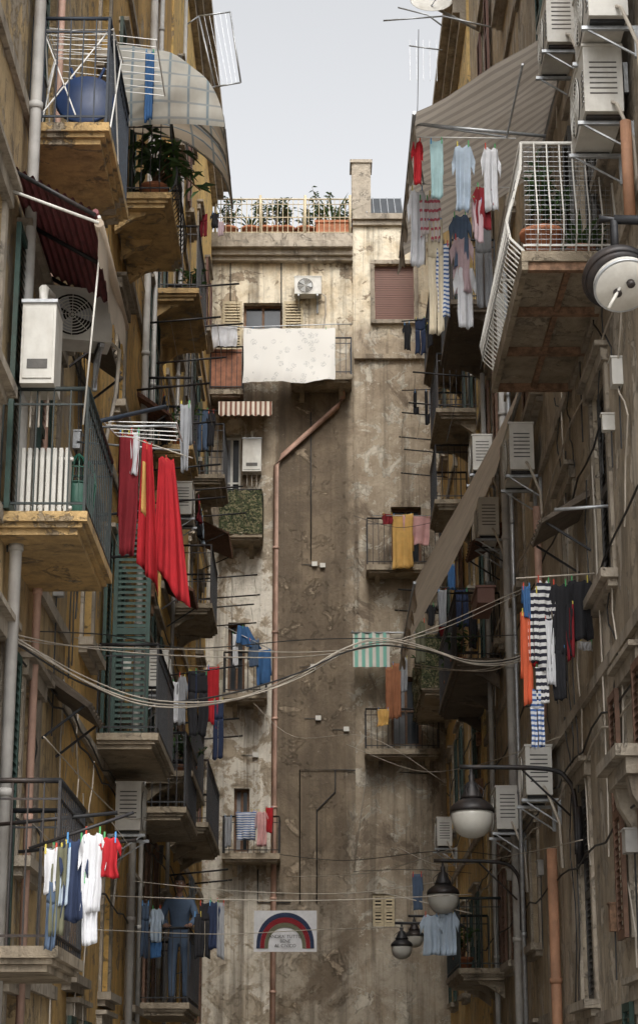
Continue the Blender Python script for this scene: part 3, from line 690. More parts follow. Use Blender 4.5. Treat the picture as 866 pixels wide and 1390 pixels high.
px_line(Y,[(177,588,755,26,'towel',C['dred']),(200,604,800,30,'drape',C['red'],C['yellow']),(226,622,815,46,'drape',C['red']),(252,548,640,14,'towel',C['grey']),(184,585,645,12,'towel',C['white']),(170,588,700,14,'towel',C['dred'])])
rod([onY(160,588,Y),onY(262,622,Y)],.006,M_cabw,'clothes_line')
m=MB('drying_rack'); 
for k in range(5): a=onY(140+k*5,572+k*5,16.2+k*.2); b=onY(240,574+k*6,16.2+k*.2); m.tube([a,b],.005,M_white,4)
m.tube([onY(140,572,16.2),onY(160,592,17.2)],.008,M_white,4); m.tube([onY(240,574,16.2),onY(248,600,17.2)],.008,M_white,4); m.done()
px_line(30,[(262,555,596,18,'pants',C['navy']),(275,556,612,18,'pants',C['denim']),(287,558,606,14,'shirt',C['black']),(268,545,575,14,'towel',C['olive'])]); rod([onY(225,552,30),onY(296,558,30)],.012,M_iron)
px_line(27,[(248,915,985,16,'shirt',C['grey']),(270,912,1000,26,'pants',C['black']),(290,905,985,16,'towel',C['red']),(262,910,960,12,'towel',C['navy']),(297,950,1030,14,'pants',C['navy']),(240,925,980,10,'towel',C['white'])]); rod([onY(222,918,27),onY(330,903,27)],.012,M_iron)
px_line(13.6,[(70,1150,1212,18,'towel',C['white']),(82,1146,1270,22,'towel',C['olive']),(102,1136,1252,42,'shirt',C['navy']),(127,1128,1240,42,'shirt',C['white']),(124,1190,1282,22,'towel',C['white']),(150,1135,1192,34,'shirt',C['red']),(72,1195,1290,16,'pants',C['denim']),(90,1150,1230,14,'towel',C['lblue'])])
rod([onY(40,1152,13.6),onY(182,1103,13.6)],.012,M_iron)
px_line(19.2,[(566,190,252,18,'shirt',C['red']),(592,190,270,18,'towel',C['teal']),(628,195,290,34,'shirt',C['lblue']),(665,198,290,30,'shirt',C['white']),(655,252,312,32,'shirt',C['dred']),(648,270,330,14,'towel',C['mauve'])])
px_line(20.0,[(566,255,360,30,'shirt',C['white']),(588,262,330,22,'shirt',C['stripep']),(590,300,450,20,'pants',C['cream']),(624,290,365,34,'shirt',C['denim']),(626,320,400,36,'shirt',C['mauve']),(655,308,418,22,'pants',C['grey']),(630,360,448,34,'shirt',C['white']),(600,330,430,18,'towel',C['stripeb']),(575,268,320,12,'towel',C['stripep'])])
rod([onY(563,168,19.2),onY(740,185,19.2)],.02,M_steel); rod([onY(563,186,19.2),onY(700,188,19.2)],.008,M_white); rod([onY(570,250,20),onY(700,255,20)],.006,M_white); rod([onY(560,168,19.2),onY(575,250,20)],.01,M_steel)
rod([(1.0,19.2,onY(563,168,19.2).z),(2.0,19.2,onY(700,186,19.2).z),(2.0,17.5,onY(700,190,19.2).z-.05)],.012,M_steel)
px_line(33,[(552,438,475,14,'shirt',C['black']),(570,432,480,14,'pants',C['navy']),(583,440,470,8,'towel',C['black'])]); rod([onY(545,436,33),onY(600,432,33)],.012,M_iron)
px_line(35,[(563,530,562,8,'sock',C['black']),(578,530,575,7,'sock',C['black']),(584,530,565,7,'sock',C['grey'])]); rod([onY(545,530,35),onY(600,528,35)],.01,M_iron)
px_line(42.1,[(546,698,772,30,'towel',C['yellow']),(565,700,740,38,'towel',C['pink']),(526,697,712,14,'towel',C['dred'])]); rod([onY(505,700,42.1),onY(600,700,42.1)],.01)
px_line(42.0,[(528,905,975,10,'towel',C['rust']),(538,900,975,12,'towel',C['rust']),(548,892,940,10,'towel',C['grey']),(520,962,985,16,'towel',C['yellow'])])
px_line(19.0,[(714,830,955,14,'towel',C['orange']),(722,800,900,14,'pants',C['stripe']),(737,785,915,32,'shirt',C['stripe']),(735,905,955,18,'towel',C['stripe']),(759,790,890,36,'shirt',C['black']),(757,880,950,20,'towel',C['black']),(786,785,870,48,'shirt',C['black']),(745,840,930,14,'towel',C['white']),(728,935,1015,18,'pants',C['stripeb']),(714,795,840,10,'towel',C['blue']),(772,820,895,12,'towel',C['dred'])])
px_line(19.6,[(795,870,884,18,'towel',C['white']),(722,860,905,10,'sock',C['red'])])
rod([onY(700,785,19.0),onY(812,778,19.0)],.008,M_cabw,'clothes_line'); rod([onY(752,692,18.2),onY(880,683,18.2)],.018,M_steel)
px_line(41.9,[(330,850,880,32,'drape',C['blue']),(358,882,930,20,'towel',C['blue']),(320,860,905,8,'towel',C['white']),(345,868,905,14,'towel',C['denim'])]); rod([onY(300,848,41.9),onY(372,884,41.9)],.01)
px_line(42.05,[(334,1102,1140,28,'towel',C['stripeb']),(356,1100,1150,20,'shirt',C['pink']),(366,1096,1130,10,'towel',C['red']),(345,1100,1125,8,'towel',C['mauve']),(310,1108,1150,10,'towel',C['grey'])])
px_line(26,[(213,1232,1280,22,'shirt',C['lblue']),(212,1265,1300,16,'towel',C['blue'])])
px_line(26.5,[(279,1225,1300,16,'pants',C['black']),(291,1222,1290,20,'shirt',C['navy']),(300,1225,1300,10,'towel',C['grey']),(198,1225,1300,10,'pants',C['denim']),(269,1240,1300,10,'towel',C['black'])])
px_line(27,[(585,1240,1298,34,'shirt',C['lblue']),(607,1235,1298,34,'shirt',C['lblue']),(566,1186,1235,14,'towel',C['denim'])]); rod([onY(520,1212,27),onY(640,1240,27)],.008,M_cabw,'clothes_line')
px_line(31,[(612,765,800,10,'towel',C['blue']),(585,820,850,14,'shirt',C['black']),(626,800,850,18,'pants',C['navy']),(600,800,850,12,'towel',C['grey']),(570,842,900,14,'pants',C['olive']),(640,830,880,12,'towel',C['black'])]); rod([onY(560,795,31),onY(650,800,31)],.012,M_iron)
px_line(38,[(277,290,322,10,'pants',C['dred']),(292,288,310,14,'shirt',C['black']),(300,300,320,8,'towel',C['mauve'])])
px_line(21,[(204,70,165,12,'towel',C['blue'])])
a=onY(331,447,42.0); b=onY(455,443,42.0)
garment('sheet',(a+b)/2,(1,0,.0),(b.x-a.x),a.z-onY(390,520,42.0).z,M_sheet)
garment('sheet',onY(303,442,42.05),(1,0,0),.65,.5,C['white'])
m=MB('clothes_line'); m.tube([onY(285,440,42.0),onY(331,444,42.0),onY(455,440,42.0),onY(478,440,42.0)],.012,M_steel,5); m.done()
# ---------------------------------------------------------------- rainbow banner
Yb=40.5; a=onY(345,1236,Yb); b=onY(430,1292,Yb)
m=MB('rainbow_banner'); cx=(a.x+b.x)/2; W=b.x-a.x; Hh=a.z-b.z
m.grid(lambda u,v:Vector((a.x+W*u,Yb+.012*math.sin(u*9+v*2),a.z-Hh*v)),20,10,C['white'])
for (r0,r1,col) in((.46,.40,'navy'),(.398,.33,'dred'),(.328,.27,'olive')):
    n=24
    def ar(u,v,r0=r0,r1=r1):
        an=math.pi*u; r=(r0+(r1-r0)*v)*W; x=cx+r*math.cos(an); uu=(x-a.x)/W; z=b.z+.08*Hh+math.sin(an)**.8*r*1.22
        vv=(a.z-z)/Hh; return Vector((x,Yb-.012+.012*math.sin(uu*9+vv*2),z))
    m.grid(ar,n,2,C[col])
bo=m.done()
tc=bpy.data.curves.new('lettering','FONT'); tc.body="ANDRA' TUTTO\nBENE\nAL CIVICO"; tc.size=.09; tc.align_x='CENTER'; to=bpy.data.objects.new('lettering',tc); bpy.context.collection.objects.link(to)
to.location=(cx,Yb-.03,b.z+.33*Hh); to.rotation_euler=(math.pi/2,0,0); to.parent=bo; tc.materials.append(C['black'])
# ---------------------------------------------------------------- cables
def smooth(pts,n=6):
    out=[];P=[pts[0]]+pts+[pts[-1]]
    for i in range(1,len(P)-2):
        for k in range(n):
            t=k/n; p0,p1,p2,p3=P[i-1],P[i],P[i+1],P[i+2]
            out.append(.5*((2*p1)+(p2-p0)*t+(2*p0-5*p1+4*p2-p3)*t*t+(3*p1-p0-3*p2+p3)*t**3))
    out.append(pts[-1]); return out
def cable(pxs,Y0,Y1,r,mt,name='overhead_cable',strands=1,w=.03):
    x0,x1=pxs[0][0],pxs[-1][0]
    base=smooth([onY(x,y,Y0+(Y1-Y0)*(x-x0)/(x1-x0)) for x,y in pxs])
    m=MB(name)
    for s in range(strands):
        pts=[p+Vector((0,math.cos(s*2.1+i*.13)*w,math.sin(s*2.1+i*.13)*w+ (s%3)*w*.5*math.sin(i*.2+s))) if strands>1 else p for i,p in enumerate(base)]
        m.tube(pts,r*(.7+.15*(s%3)) if strands>1 else r,(M_cab if s%3==2 else M_cabw) if strands>1 else mt,5)
    m.done()
cable([(-6,857),(40,880),(110,920),(190,950),(270,954),(340,942),(410,915),(470,882),(520,871),(580,882),(640,900),(700,895),(735,870)],15.3,22.5,.009,M_cabw,strands=5,w=.026)
cable([(-6,862),(80,878),(180,884),(300,886),(420,886),(520,874),(600,850),(680,815),(722,796)],15.3,24,.007,M_cabw,strands=2,w=.03)
cable([(20,856),(150,862),(260,880),(420,868),(560,866),(700,862)],17,24,.006,M_cab)
cable([(0,840),(120,870),(210,900),(300,905)],15.4,30,.006,M_cabw)
cable([(560,905),(620,912),(680,905),(750,850)],30,22,.008,M_cabw,strands=2)
for (p,Y0,Y1,r,mt) in(([(150,1216),(300,1221),(450,1222),(640,1214)],24,27,.007,M_cabw),([(180,1196),(330,1210),(480,1212),(600,1196)],26,30,.006,M_cabw),
  ([(130,1262),(300,1268),(430,1262),(560,1258)],20,30,.005,M_cabw),([(380,1160),(470,1168),(600,1155),(700,1165)],42,28,.007,M_cab),
  ([(470,1010),(560,1045),(640,1040),(760,1000)],42,20,.006,M_cabw),([(300,990),(260,1080),(215,1100)],40,28,.006,M_cab),([(390,1190),(500,1185),(620,1150)],42,27,.006,M_cabw),
  ([(540,1150),(600,1175),(700,1160),(790,1140)],36,20,.006,M_cabw),([(600,430),(620,520),(606,600)],30,30.5,.006,M_cab),([(568,40),(566,160),(560,170)],24,22,.005,M_cab),
  ([(480,700),(540,716),(600,706)],42,41,.006,M_cab),([(345,955),(400,1000),(500,1000),(600,1060)],42,38,.005,M_cabw),([(60,1000),(160,1105),(200,1110)],16,24,.006,M_cabw),([(480,1183),(560,1180),(650,1186)],42,36,.006,M_cab)):
    cable(p,Y0,Y1,r,mt)
for side,z,yA,yB in(('L',5.2,13,42),('L',5.35,13,42),('L',8.9,16,42),('R',5.0,13,42),('R',5.15,13,42),('R',7.9,18,42),('R',8.6,14,42),('L',12.6,20,42),('R',4.1,14,42),('R',6.6,14,42),('L',3.9,13,42)):
    wx=LX+.05 if side=='L' else RX-.05; m=MB('wall_cable'); pts=[]
    n=40
    for i in range(n+1):
        y=yA+(yB-yA)*i/n; pts.append(Vector((wx,y,z+.16*noise.noise(Vector((y*.5,z,0)))-.08*abs(math.sin(i*1.1)))))
    m.tube(pts,.011,rnd.choice([M_cab,M_cabw,M_cab]),5); m.done()
for i in range(34):
    side=rnd.choice('LRR'); wx=LX+.04 if side=='L' else RX-.04; y=rnd.uniform(14,40) if i<14 else rnd.uniform(16,22); z=rnd.uniform(3,17) if i<14 else rnd.uniform(4,10); L=rnd.uniform(1,4); m=MB('wall_cable')
    m.tube([Vector((wx,y+.5*noise.noise(Vector((k*.35,y,0))),z-L*k/12)) for k in range(13)],.009,rnd.choice([M_cab,M_cabw]),4); m.done()
for px,py,side,L in((325,385,'L',1.3),(300,430,'L',1.1),(345,820,'L',1.2),(350,780,'L',1.3),(330,660,'L',1.2),(310,1180,'L',1.0),(545,560,'R',1.0),(548,610,'R',1.0),(560,505,'R',1.1),(285,520,'L',1.0),(300,630,'L',1.1),(325,975,'L',1.2),(535,650,'R',.9),(232,690,'L',1.0),(540,800,'R',1.3),(160,1103,'L',1.0)):
    wx=LX if side=='L' else RX; sg=1 if side=='L' else -1; p=onX(px,py,wx+sg*L)
    m=MB('clothes_pole'); m.tube([(wx,p.y,p.z-.1),tuple(p)],.016,M_iron,5); m.tube([(wx,p.y+1.6,p.z-.1),(p.x,p.y+1.6,p.z)],.016,M_iron,5)
    for k in(.35,.6,.95): m.tube([(wx+sg*L*k,p.y,p.z-.06),(wx+sg*L*k,p.y+1.6,p.z-.06)],.004,M_cabw,3)
    m.done()
    if rnd.random()<.6:
        for k in range(rnd.randint(1,3)): garment(rnd.choice(['towel','shirt','pants','sock']),(wx+sg*L*.35,p.y+.35+k*.5,p.z-.06),(0,1,0),rnd.uniform(.25,.45),rnd.uniform(.35,.75),rnd.choice([C['navy'],C['white'],C['grey'],C['dred'],C['black'],C['lblue']]))
# ---------------------------------------------------------------- street lamps
def street_lamp(Y,pxl,pyt,scale=1.0):
    c=onY(pxl,pyt,Y); m=MB('street_lamp'); w=RX; s=scale
    top=c.z+.28*s
    pts=[Vector((w-.05,Y,top-.9)),Vector((w-.05,Y,top-.35)),Vector((w-.12,Y,top-.12)),Vector((w-.35,Y,top)),Vector((c.x-.12,Y,top+.02))]
    m.tube(smooth(pts,5),.026,M_iron,8); m.tube([pts[0]+Vector((.03,0,-.1)),pts[0]+Vector((.03,0,.5))],.04,M_iron,6)
    m.tube([Vector((w-.1,Y,top-.5)),Vector((w-.6,Y,top-.01))],.012,M_iron,5)
    o=Vector((c.x,Y,c.z))
    m.lathe(o,[(.012,.3*s),(.02,.22*s),(.035,.2*s),(.03,.14*s),(.06,.12*s),(.075,.07*s),(.09,.02*s),(.11,-.02*s),(.115,-.05*s)],M_iron,20)
    for k in range(6): a=k*math.pi/3; m.tube([o+Vector((.07*math.cos(a),.07*math.sin(a),.1*s)),o+Vector((.13*math.cos(a),.13*math.sin(a),.04*s)),o+Vector((.12*math.cos(a),.12*math.sin(a),-.04*s))],.006,M_iron,4)
    m.lathe(o,[(.10,-.05*s),(.17*s,-.085*s),(.225*s,-.13*s),(.24*s,-.16*s),(.245*s,-.2*s),(.235*s,-.2*s)],M_iron,28)
    m.lathe(o,[(.228*s,-.198*s),(.232*s,-.24*s),(.222*s,-.32*s),(.19*s,-.40*s),(.13*s,-.455*s),(.05*s,-.48*s),(.01,-.482*s)],M_gl,28)
    m.done()
street_lamp(21,640,1078,.96); street_lamp(27,601,1196,.9); street_lamp(36,545,1272,.8); street_lamp(41,562,1260,.8)
m=MB('street_lamp'); c=onY(836,375,12.5); 
tilt=Matrix.Rotation(math.radians(-8),4,'Y')@Matrix.Rotation(math.radians(-36),4,'X')
m.lathe(c,[(.05,.20),(.10,.17),(.17,.11),(.225,.04),(.24,0),(.24,-.03),(.228,-.045)],M_iron,36,tilt)
m.lathe(c,[(.222,-.046),(.22,-.07),(.185,-.08),(.05,-.082)],M_iron,36,tilt)
c2=c+tilt@Vector((.02,0,-.1)); m.lathe(c2,[(.2,.014),(.2,-.03),(.188,-.045),(.02,-.05)],M_acw,36,tilt)
m.lathe(c2,[(.205,-.02),(.208,-.03),(.205,-.04)],M_steel,36,tilt)
for dx,dy in((-.05,.03),(.04,-.03)): m.lathe(c2+tilt@Vector((dx,dy,-.05)),[(.028,0),(.028,-.03),(.015,-.04)],M_iron,12,tilt)
m.tube([c2+tilt@Vector((-.03,0,-.05)),c2+Vector((-.11,-.04,-.2))],.012,M_acw,6)
ar=onY(812,298,12.5); m.tube([c+Vector((.0,.02,.14)),Vector((c.x,12.5,ar.z)),Vector((ar.x,12.5,ar.z))],.03,M_iron,8); m.tube([Vector((c.x,12.5,ar.z)),Vector((RX,12.5,ar.z-.02))],.033,M_iron,10)
m.done()
# ---------------------------------------------------------------- plants
def leaf(m,p,d,L,W,mt):
    d=d.normalized(); s=d.cross(Zv)
    if s.length<.1: s=Vector((1,0,0))
    s.normalize(); s=(s+Zv*rnd.uniform(-.5,.5)).normalized(); dr=Vector((0,0,-.25*L))
    a=p; b=p+d*L*.45+s*W/2; c=p+d*L+dr; e=p+d*L*.45-s*W/2; mid=p+d*L*.5+Vector((0,0,-.02))
    n=len(m.v); m.v+=[tuple(a),tuple(b),tuple(c),tuple(e),tuple(mid-Zv*.01)]
    m.face((n,n+1,n+4),mt);m.face((n+1,n+2,n+4),mt);m.face((n+2,n+3,n+4),mt);m.face((n+3,n,n+4),mt)
def pot(m,p,r=.15,h=.26,mt=M_terra): m.lathe(p,[(r*.65,0),(r*.95,h*.85),(r*1.08,h*.85),(r*1.08,h),(r*.9,h),(r*.85,h*.9)],mt,16)
def plant(p,kind='bush',r=.35,h=.6,nl=120,potm=M_terra,pr=.15,name='potted_plant',L=.12,W=.05):
    m=MB(name); p=Vector(p); pot(m,p,pr,pr*1.7,potm); b=p+Zv*pr*1.6
    for i in range(9 if kind!='agave' else 0):
        an=rnd.uniform(0,6.28); tip=b+Vector((math.cos(an)*r*rnd.uniform(.3,1),math.sin(an)*r*rnd.uniform(.3,1),h*rnd.uniform(.5,1.05)))
        midp=(b+tip)/2+Vector((0,0,.08)); m.tube([b,midp,tip],[.012,.009,.004],M_wood,4)
        for k in range(nl//9):
            t=rnd.uniform(.25,1); q=b.lerp(midp,t*2) if t<.5 else midp.lerp(tip,t*2-1)
            d=Vector((rnd.uniform(-1,1),rnd.uniform(-1,1),rnd.uniform(-.4,.9))); leaf(m,q,d,L*rnd.uniform(.7,1.3),W*rnd.uniform(.7,1.3),rnd.choice([M_leaf,M_leafd,M_leaf]))
    if kind=='agave':
        for i in range(22):
            an=i*2.4; d=Vector((math.cos(an),math.sin(an),.5+i*.06)); leaf(m,b,d,h*rnd.uniform(.8,1.1),.06,M_leaf)
    return m.done()
b=BL['L2']; m=MB('rubber_plant'); base=Vector((b['xo']-.25,b['y0']+.45,b['z'])); pot(m,base,.17,.28)
for (tx,ty) in((190,190),(205,175),(225,190),(238,205),(250,225),(262,235),(272,258),(205,215),(195,235),(248,205)):
    tip=onY(tx,ty,base.y-.05-rnd.random()*.5); st=base+Zv*.28; mid=(st+tip)/2+Zv*.2
    pts=smooth([st,mid,tip],6); m.tube(pts,.012,M_wood,4)
    for q in pts[4:]:
        for k in range(2): leaf(m,q,Vector((rnd.uniform(-1,1),rnd.uniform(-1,1),rnd.uniform(-.6,.5))),rnd.uniform(.18,.3),rnd.uniform(.06,.1),rnd.choice([M_leaf,M_leaf,M_leafd]))
m.done()
b=BL['R1']; p=Vector((2.12,b['y0']+.35,b['z'])); plant(p,'bush',.32,.75,260,M_terra,.2,'potted_plant',.13,.05); plant(Vector((2.5,b['y0']+.5,b['z'])),'agave',.3,.5,40,M_terra,.14)
b=BL['R6']; 
for k in range(3): plant(Vector((b['xo']+.2,b['y0']+.3+k*.6,b['z'])),'bush',.3,.6,140)
m=MB('hanging_camouflage_net'); m.grid(lambda u,v:Vector((b['xo']+.01+.08*noise.noise(Vector((u*10,v*10,1)))-.05*v*(1-v),b['y0']+(b['y1']-b['y0'])*u,b['z']+1.05-1.15*v)),24,16,M_camo); m.grid(lambda u,v:Vector((b['xo']+.7*u,b['y0']-.01+.06*noise.noise(Vector((u*10,v*10,1))),b['z']+1.05-1.1*v)),14,14,M_camo); m.done()
for px,k,h in((452,'agave',1.2),(438,'bush',1.0),(466,'bush',.8),(360,'bush',.8),(388,'bush',.7),(340,'agave',.6),(414,'bush',.5),(310,'bush',.8),(375,'bush',.9)):
    q=onY(px,322,EY+.1); plant((q.x,EY+.2,ztl+.36),k,.36,h,170,M_terra,.22)
m=MB('terrace_planter'); q=onY(455,322,EY); m.box(q.x-.45,q.x+.35,EY-.1,EY+.0,zb+.02,zb+.4,M_terra); m.box(q.x-.48,q.x+.38,EY-.13,EY+.03,zb+.4,zb+.46,M_terra); m.done()
for key,t in(('R5',.3),('R5',.7),('R7',.5),('L11',.5),('L3',.4),('R3',.5),('L6',.4)):
    b=BL[key]; plant(Vector((b['xo']-b['sg']*.18,b['y0']+(b['y1']-b['y0'])*t,b['z'])),'bush',.28,.55,120)
# ---------------------------------------------------------------- balcony contents
b=BL['L4']
bx,by,bz=b['xo']-.17,b['y0']+.7,b['z']
m=MB('laundry_basket'); m.lathe((bx,by,bz),[(.11,.02),(.13,.2),(.145,.4),(.135,.42),(.12,.2),(.1,.05)],M_greenp,14)
for k in range(18): a=k*math.pi/9; m.tube([(bx+.112*math.cos(a),by+.112*math.sin(a),bz+.02),(bx+.15*math.cos(a),by+.15*math.sin(a),bz+.42),(bx+.12*math.cos(a),by+.12*math.sin(a),bz+.6),(bx,by,bz+.7)],.005,M_greenp,4)
for q in(.1,.25,.42,.55): m.tube([(bx+(.12+.06*q if q<.5 else .13)*math.cos(k*math.pi/9),by+(.12+.06*q if q<.5 else .13)*math.sin(k*math.pi/9),bz+q) for k in range(19)],.006,M_greenp,4,False)
m.done()
m=MB('covered_items')  # radiator-shaped stand-in for white covered items on the balcony
for k in range(8): m.box(LX+.12+k*.05,LX+.155+k*.05,b['y0']+.3,b['y0']+.48,b['z']+.08,b['z']+.62,M_acw)
m.tube([(LX+.1,b['y0']+.39,b['z']+.55),(LX+.53,b['y0']+.39,b['z']+.55)],.02,M_acw,6); m.tube([(LX+.1,b['y0']+.39,b['z']+.14),(LX+.53,b['y0']+.39,b['z']+.14)],.02,M_acw,6)
for x in(.15,.48): m.tube([(LX+x,b['y0']+.3,b['z']+.03),(LX+x,b['y0']+.5,b['z']+.03)],.03,M_iron,6)
m.done(.008)
b=BL['L1']
m=MB('folded_plastic_table'); mt=Matrix.Translation((LX+.42,b['y0']+.5,b['z']+.48))@Matrix.Rotation(math.radians(80),4,'X'); m.lathe((0,0,0),[(.25,-.015),(.27,0),(.25,.02),(.02,.02)],M_bluep,28,mt)
for x in(-.15,.15): m.tube([(LX+.42+x,b['y0']+.52,b['z']),(LX+.42-x,b['y0']+.6,b['z']+.85)],.015,M_bluep,6)
m.done()
m=MB('drying_rack')
for k in range(7): m.tube([(LX+.1,b['y0']+.1+k*.12,b['z']+.95+.02*k),(b['xo'],b['y0']+.1+k*.12,b['z']+.95+.02*k)],.004,M_white,4)
for x in(LX+.1,b['xo']): m.tube([(x,b['y0']+.05,b['z']+.93),(x,b['y0']+.95,b['z']+1.1)],.007,M_white,4); m.tube([(x,b['y0']+.1,b['z']),(x,b['y0']+.8,b['z']+1.05)],.008,M_white,4); m.tube([(x,b['y0']+.8,b['z']),(x,b['y0']+.1,b['z']+.95)],.008,M_white,4)
m.tube([(LX+.1,b['y0']+.06,b['z']+.1),(b['xo']-.05,b['y0']+.06,b['z']+.9)],.008,M_white,4); m.tube([(LX+.1,b['y0']+.06,b['z']+.9),(b['xo']-.3,b['y0']+.06,b['z']+.1)],.008,M_white,4)
m.done()
m=MB('drying_rack'); A=onY(150,38,16.0); 
for k in range(9): m.tube([A+Vector((-.55,k*.13,-.0)),A+Vector((.42,k*.13,-.12))],.004,M_white,4)
for k in(0,1): m.tube([A+Vector((-.55+.97*k,0,-.12*k)),A+Vector((-.55+.97*k,1.04,-.12*k))],.008,M_white,4)
m.tube([A+Vector((-.55,.5,0)),Vector((LX,A.y+.5,A.z-.3))],.01,M_white,4); m.done()
b=BL['L5']; m=MB('louvered_shutter')
PS=lambda s,z,d:Vector((LX+s,b['y0']+.9+d,z))
louver(m,PS,.06,.5,b['z']+.05,b['z']+2.7,.0,M_shg); m.done()
def rock_sill(px,py,L,prot=.3):
    p=onX(px,py,RX-prot); m=MB('stone_sill'); m.box(RX-prot,RX-.003,p.y,p.y+L,p.z,p.z+.1,M_stone); m.box(RX-prot*.7,RX-.003,p.y+.05,p.y+L-.05,p.z-.14,p.z-.003,M_stone)
    for k in(.15,L-.3): m.prism([(RX-.003,p.z-.142),(RX-prot*.6,p.z-.142),(RX-prot*.5,p.z-.3),(RX-.003,p.z-.55)],'Y',p.y+k,p.y+k+.16,M_stone)
    m.done()
rock_sill(835,1025,1.2,.3)
m=MB('satellite_dish'); c=onY(585,8,30); 
mt=Matrix.Rotation(math.radians(60),4,'X'); m.lathe(c,[(.02,-.02),(.2,.02),(.34,.09),(.36,.1),(.33,.1),(.19,.04),(.02,0)],M_acw,24,mt); m.tube([c,c+Vector((.1,-.4,-.05))],.012,M_steel,5); m.tube([c,Vector((RX,30.3,c.z-.3))],.03,M_steel,6); m.done()
m=MB('tv_antenna'); a=onY(520,28,28); b=onY(600,22,28); m.tube([a,b],.014,M_steel,5); m.tube([onY(540,10,28),onY(580,20,28),onY(600,35,28)],.014,M_steel,5); m.tube([onY(555,62,28),onY(600,68,28)],.012,M_steel,5)
for k in range(5): q=onY(556+k*9,64,28); m.tube([q+Zv*.12,q-Zv*.6],.005,M_steel,4)
m.tube([b,Vector((RX,28,b.z-.2))],.016,M_steel,5); m.done()
m=MB('drying_frame'); P4=[onY(270,22,33),onY(313,16,33),onY(327,112,33),onY(292,118,33)]
for i in range(4): m.tube([P4[i],P4[(i+1)%4]],.018,M_steel,5)
m.tube([P4[0],Vector((LX,33,P4[0].z-.2))],.016,M_steel,5); m.tube([P4[3],Vector((LX,33,P4[3].z-.1))],.016,M_steel,5)
for k in range(1,6): m.tube([P4[0].lerp(P4[1],k/6),P4[3].lerp(P4[2],k/6)],.004,M_steel,3)
m.done()
m=MB('rooftop_shed'); m.box(LX-2,LX-.02,34,38,HT,HT+2.2,M_Lw[2]); m.box(LX-2.1,LX+.15,33.9,38.1,HT+2.2,HT+2.35,M_stone); m.done()
m=MB('window_box'); p=onX(650,818,RX-.7); m.box(RX-.72,RX-.5,p.y,p.y+.9,p.z,p.z+.2,M_shr); m.box(RX-.74,RX-.48,p.y-.02,p.y+.92,p.z+.2,p.z+.23,M_shr); m.done()
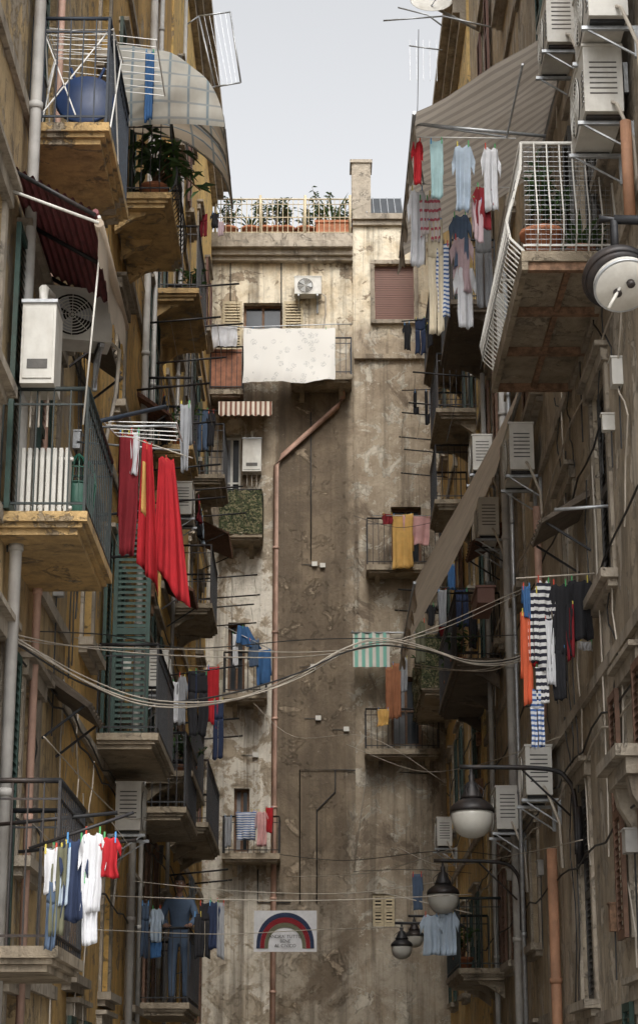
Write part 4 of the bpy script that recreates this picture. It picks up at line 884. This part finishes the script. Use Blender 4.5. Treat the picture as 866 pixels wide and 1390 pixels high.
# ---------------------------------------------------------------- person leaning on balcony
def person():
    b=BL['L10']; e=empty('person'); O=Vector((LX+.52,b['y0']+.38,b['z']))
    def skin(name,V,E,Rr,mt,sub=1,root=0):
        me=bpy.data.meshes.new(name); me.from_pydata([tuple(O+Vector(v)) for v in V],E,[]); me.materials.append(mt)
        o=bpy.data.objects.new(name,me); bpy.context.collection.objects.link(o); o.parent=e
        o.modifiers.new('Skin','SKIN'); s=o.modifiers.new('Sub','SUBSURF'); s.levels=sub; s.render_levels=sub
        for i,r in enumerate(Rr): d=me.skin_vertices[0].data[i]; d.radius=(r,r) if not isinstance(r,tuple) else r; d.use_root=(i==root)
        return o
    V=[(0,0,.93),(0,-.02,1.08),(0,-.07,1.25),(0,-.11,1.38),(0,-.13,1.46),(0,-.15,1.52),
       (-.17,-.11,1.40),(-.24,-.16,1.18),(-.17,-.33,1.06),
       (.17,-.11,1.40),(.24,-.16,1.18),(.17,-.33,1.06),
       (-.09,.02,.86),(-.1,.0,.5),(-.1,.04,.08),(.09,.02,.86),(.1,.0,.5),(.1,.04,.08)]
    E=[(0,1),(1,2),(2,3),(3,4),(4,5),(3,6),(6,7),(7,8),(3,9),(9,10),(10,11),(0,12),(12,13),(13,14),(0,15),(15,16),(16,17)]
    Rr=[(.15,.11),(.14,.1),(.16,.11),(.15,.10),.06,.05,.065,.05,.04,.065,.05,.04,.09,.065,.05,.09,.065,.05]
    skin('clothed_body',V,E,Rr,C['denim'],2)
    skin('neck',[(0,-.13,1.44),(0,-.15,1.50),(0,-.17,1.56)],[(0,1),(1,2)],[.055,.05,.05],M_skin,1)
    m=MB('head',e); hc=O+Vector((0,-.185,1.64))
    def hd(u,v):
        a=2*math.pi*u; t=math.pi*v; x=math.sin(t)*math.cos(a)*.076; y=math.sin(t)*math.sin(a)*.095; z=math.cos(t)*.118
        if z<0: x*=1-.35*(-z/.118); y*=1-.12*(-z/.118)
        if y<-.05:
            if abs(x)<.014 and -.035<z<.02: y-=.022*(1-abs(x)/.014)
            if abs(abs(x)-.032)<.018 and abs(z-.01)<.014: y+=.010
            if abs(x)<.026 and abs(z+.056)<.01: y-=.007
        return hc+Vector((x,y,z))
    m.grid(hd,48,36,M_skin)
    for s in(-1,1):
        m.lathe(hc+Vector((s*.031,-.078,.010)),[(.002,-.011),(.009,-.006),(.012,0),(.009,.006),(.002,.011)],M_white,10); m.lathe(hc+Vector((s*.031,-.0895,.010)),[(.001,-.005),(.005,0),(.001,.005)],M_hair,8)
        m.lathe(hc+Vector((s*.077,.0,-.005)),[(.004,-.03),(.012,-.012),(.015,.012),(.006,.03)],M_skin,8)
        m.box(hc.x+s*.031-.018,hc.x+s*.031+.018,hc.y-.092,hc.y-.084,hc.z+.028,hc.z+.034,M_hair)
    m.box(hc.x-.022,hc.x+.022,hc.y-.094,hc.y-.088,hc.z-.059,hc.z-.053,C['dred'])
    def hr(u,v):
        a=2*math.pi*u; t=math.pi*.52*v; k=1.09+.05*noise.noise(Vector((u*14,v*9,0))); x=math.sin(t)*math.cos(a)*.078*k; y=math.sin(t)*math.sin(a)*.1*k+.012; z=math.cos(t)*.125*k+.006
        if y<-.03: z=max(z,.052)
        return hc+Vector((x,y,z))
    m.grid(hr,36,16,M_hair); m.done()
    for s in(-1,1):
        w=(s*.17,-.33,1.065)
        skin('hand',[(s*.19,-.29,1.075),w,(s*.155,-.385,1.062)],[(0,1),(1,2)],[.035,.027,.034],M_skin,1)
        for k in range(4):
            x=s*(.125+.022*k); L=[.05,.058,.054,.042][k]
            skin('finger',[(x,-.39,1.065),(x,-.39-L*.5,1.066),(x,-.39-L*.85,1.045),(x,-.39-L*.75,1.02)],[(0,1),(1,2),(2,3)],[.009,.0085,.008,.007],M_skin,1)
        skin('thumb',[(s*.128,-.365,1.06),(s*.105,-.385,1.055),(s*.095,-.41,1.04)],[(0,1),(1,2)],[.011,.0095,.008],M_skin,1)
    m=MB('shoes',e)
    for s in(-1,1): m.lathe(O+Vector((s*.1,-.03,.0)),[(.05,.0),(.055,.03),(.045,.07),(.03,.1)],C['black'],12,Matrix.Scale(2.2,4,(0,1,0)))
    m.done()
person()
# ---------------------------------------------------------------- light, sky, camera
el=math.radians(46); rot=math.radians(176)
w=bpy.data.worlds.new('World'); bpy.context.scene.world=w; w.use_nodes=True; nt=w.node_tree; bg=nt.nodes['Background']
sk=nt.nodes.new('ShaderNodeTexSky'); sk.sky_type='NISHITA'; sk.sun_disc=False; sk.sun_elevation=el; sk.sun_rotation=rot; sk.air_density=1.0; sk.dust_density=4.0; sk.ozone_density=1.0
hs=nt.nodes.new('ShaderNodeHueSaturation'); hs.inputs['Saturation'].default_value=.1; hs.inputs['Value'].default_value=1.85; nt.links.new(sk.outputs[0],hs.inputs['Color']); nt.links.new(hs.outputs[0],bg.inputs[0]); bg.inputs[1].default_value=.15
sl=bpy.data.lights.new('sun','SUN'); sl.energy=1.4; sl.angle=math.radians(16); sl.color=(1,.92,.80); so=bpy.data.objects.new('sun',sl); bpy.context.collection.objects.link(so)
Sd=Vector((math.sin(rot)*math.cos(el),math.cos(rot)*math.cos(el),math.sin(el))); so.rotation_euler=Sd.to_track_quat('Z','Y').to_euler()
cam=bpy.data.cameras.new('camera'); cam.sensor_fit='VERTICAL'; cam.sensor_height=36; cam.lens=FL/1390*36; cam.clip_end=500
co=bpy.data.objects.new('camera',cam); bpy.context.collection.objects.link(co); co.location=(0,0,CZ); co.rotation_euler=(math.pi/2+TH,0,0)
sc=bpy.context.scene; sc.camera=co
sc.view_settings.view_transform='Standard'; sc.view_settings.look='None'; sc.view_settings.exposure=0
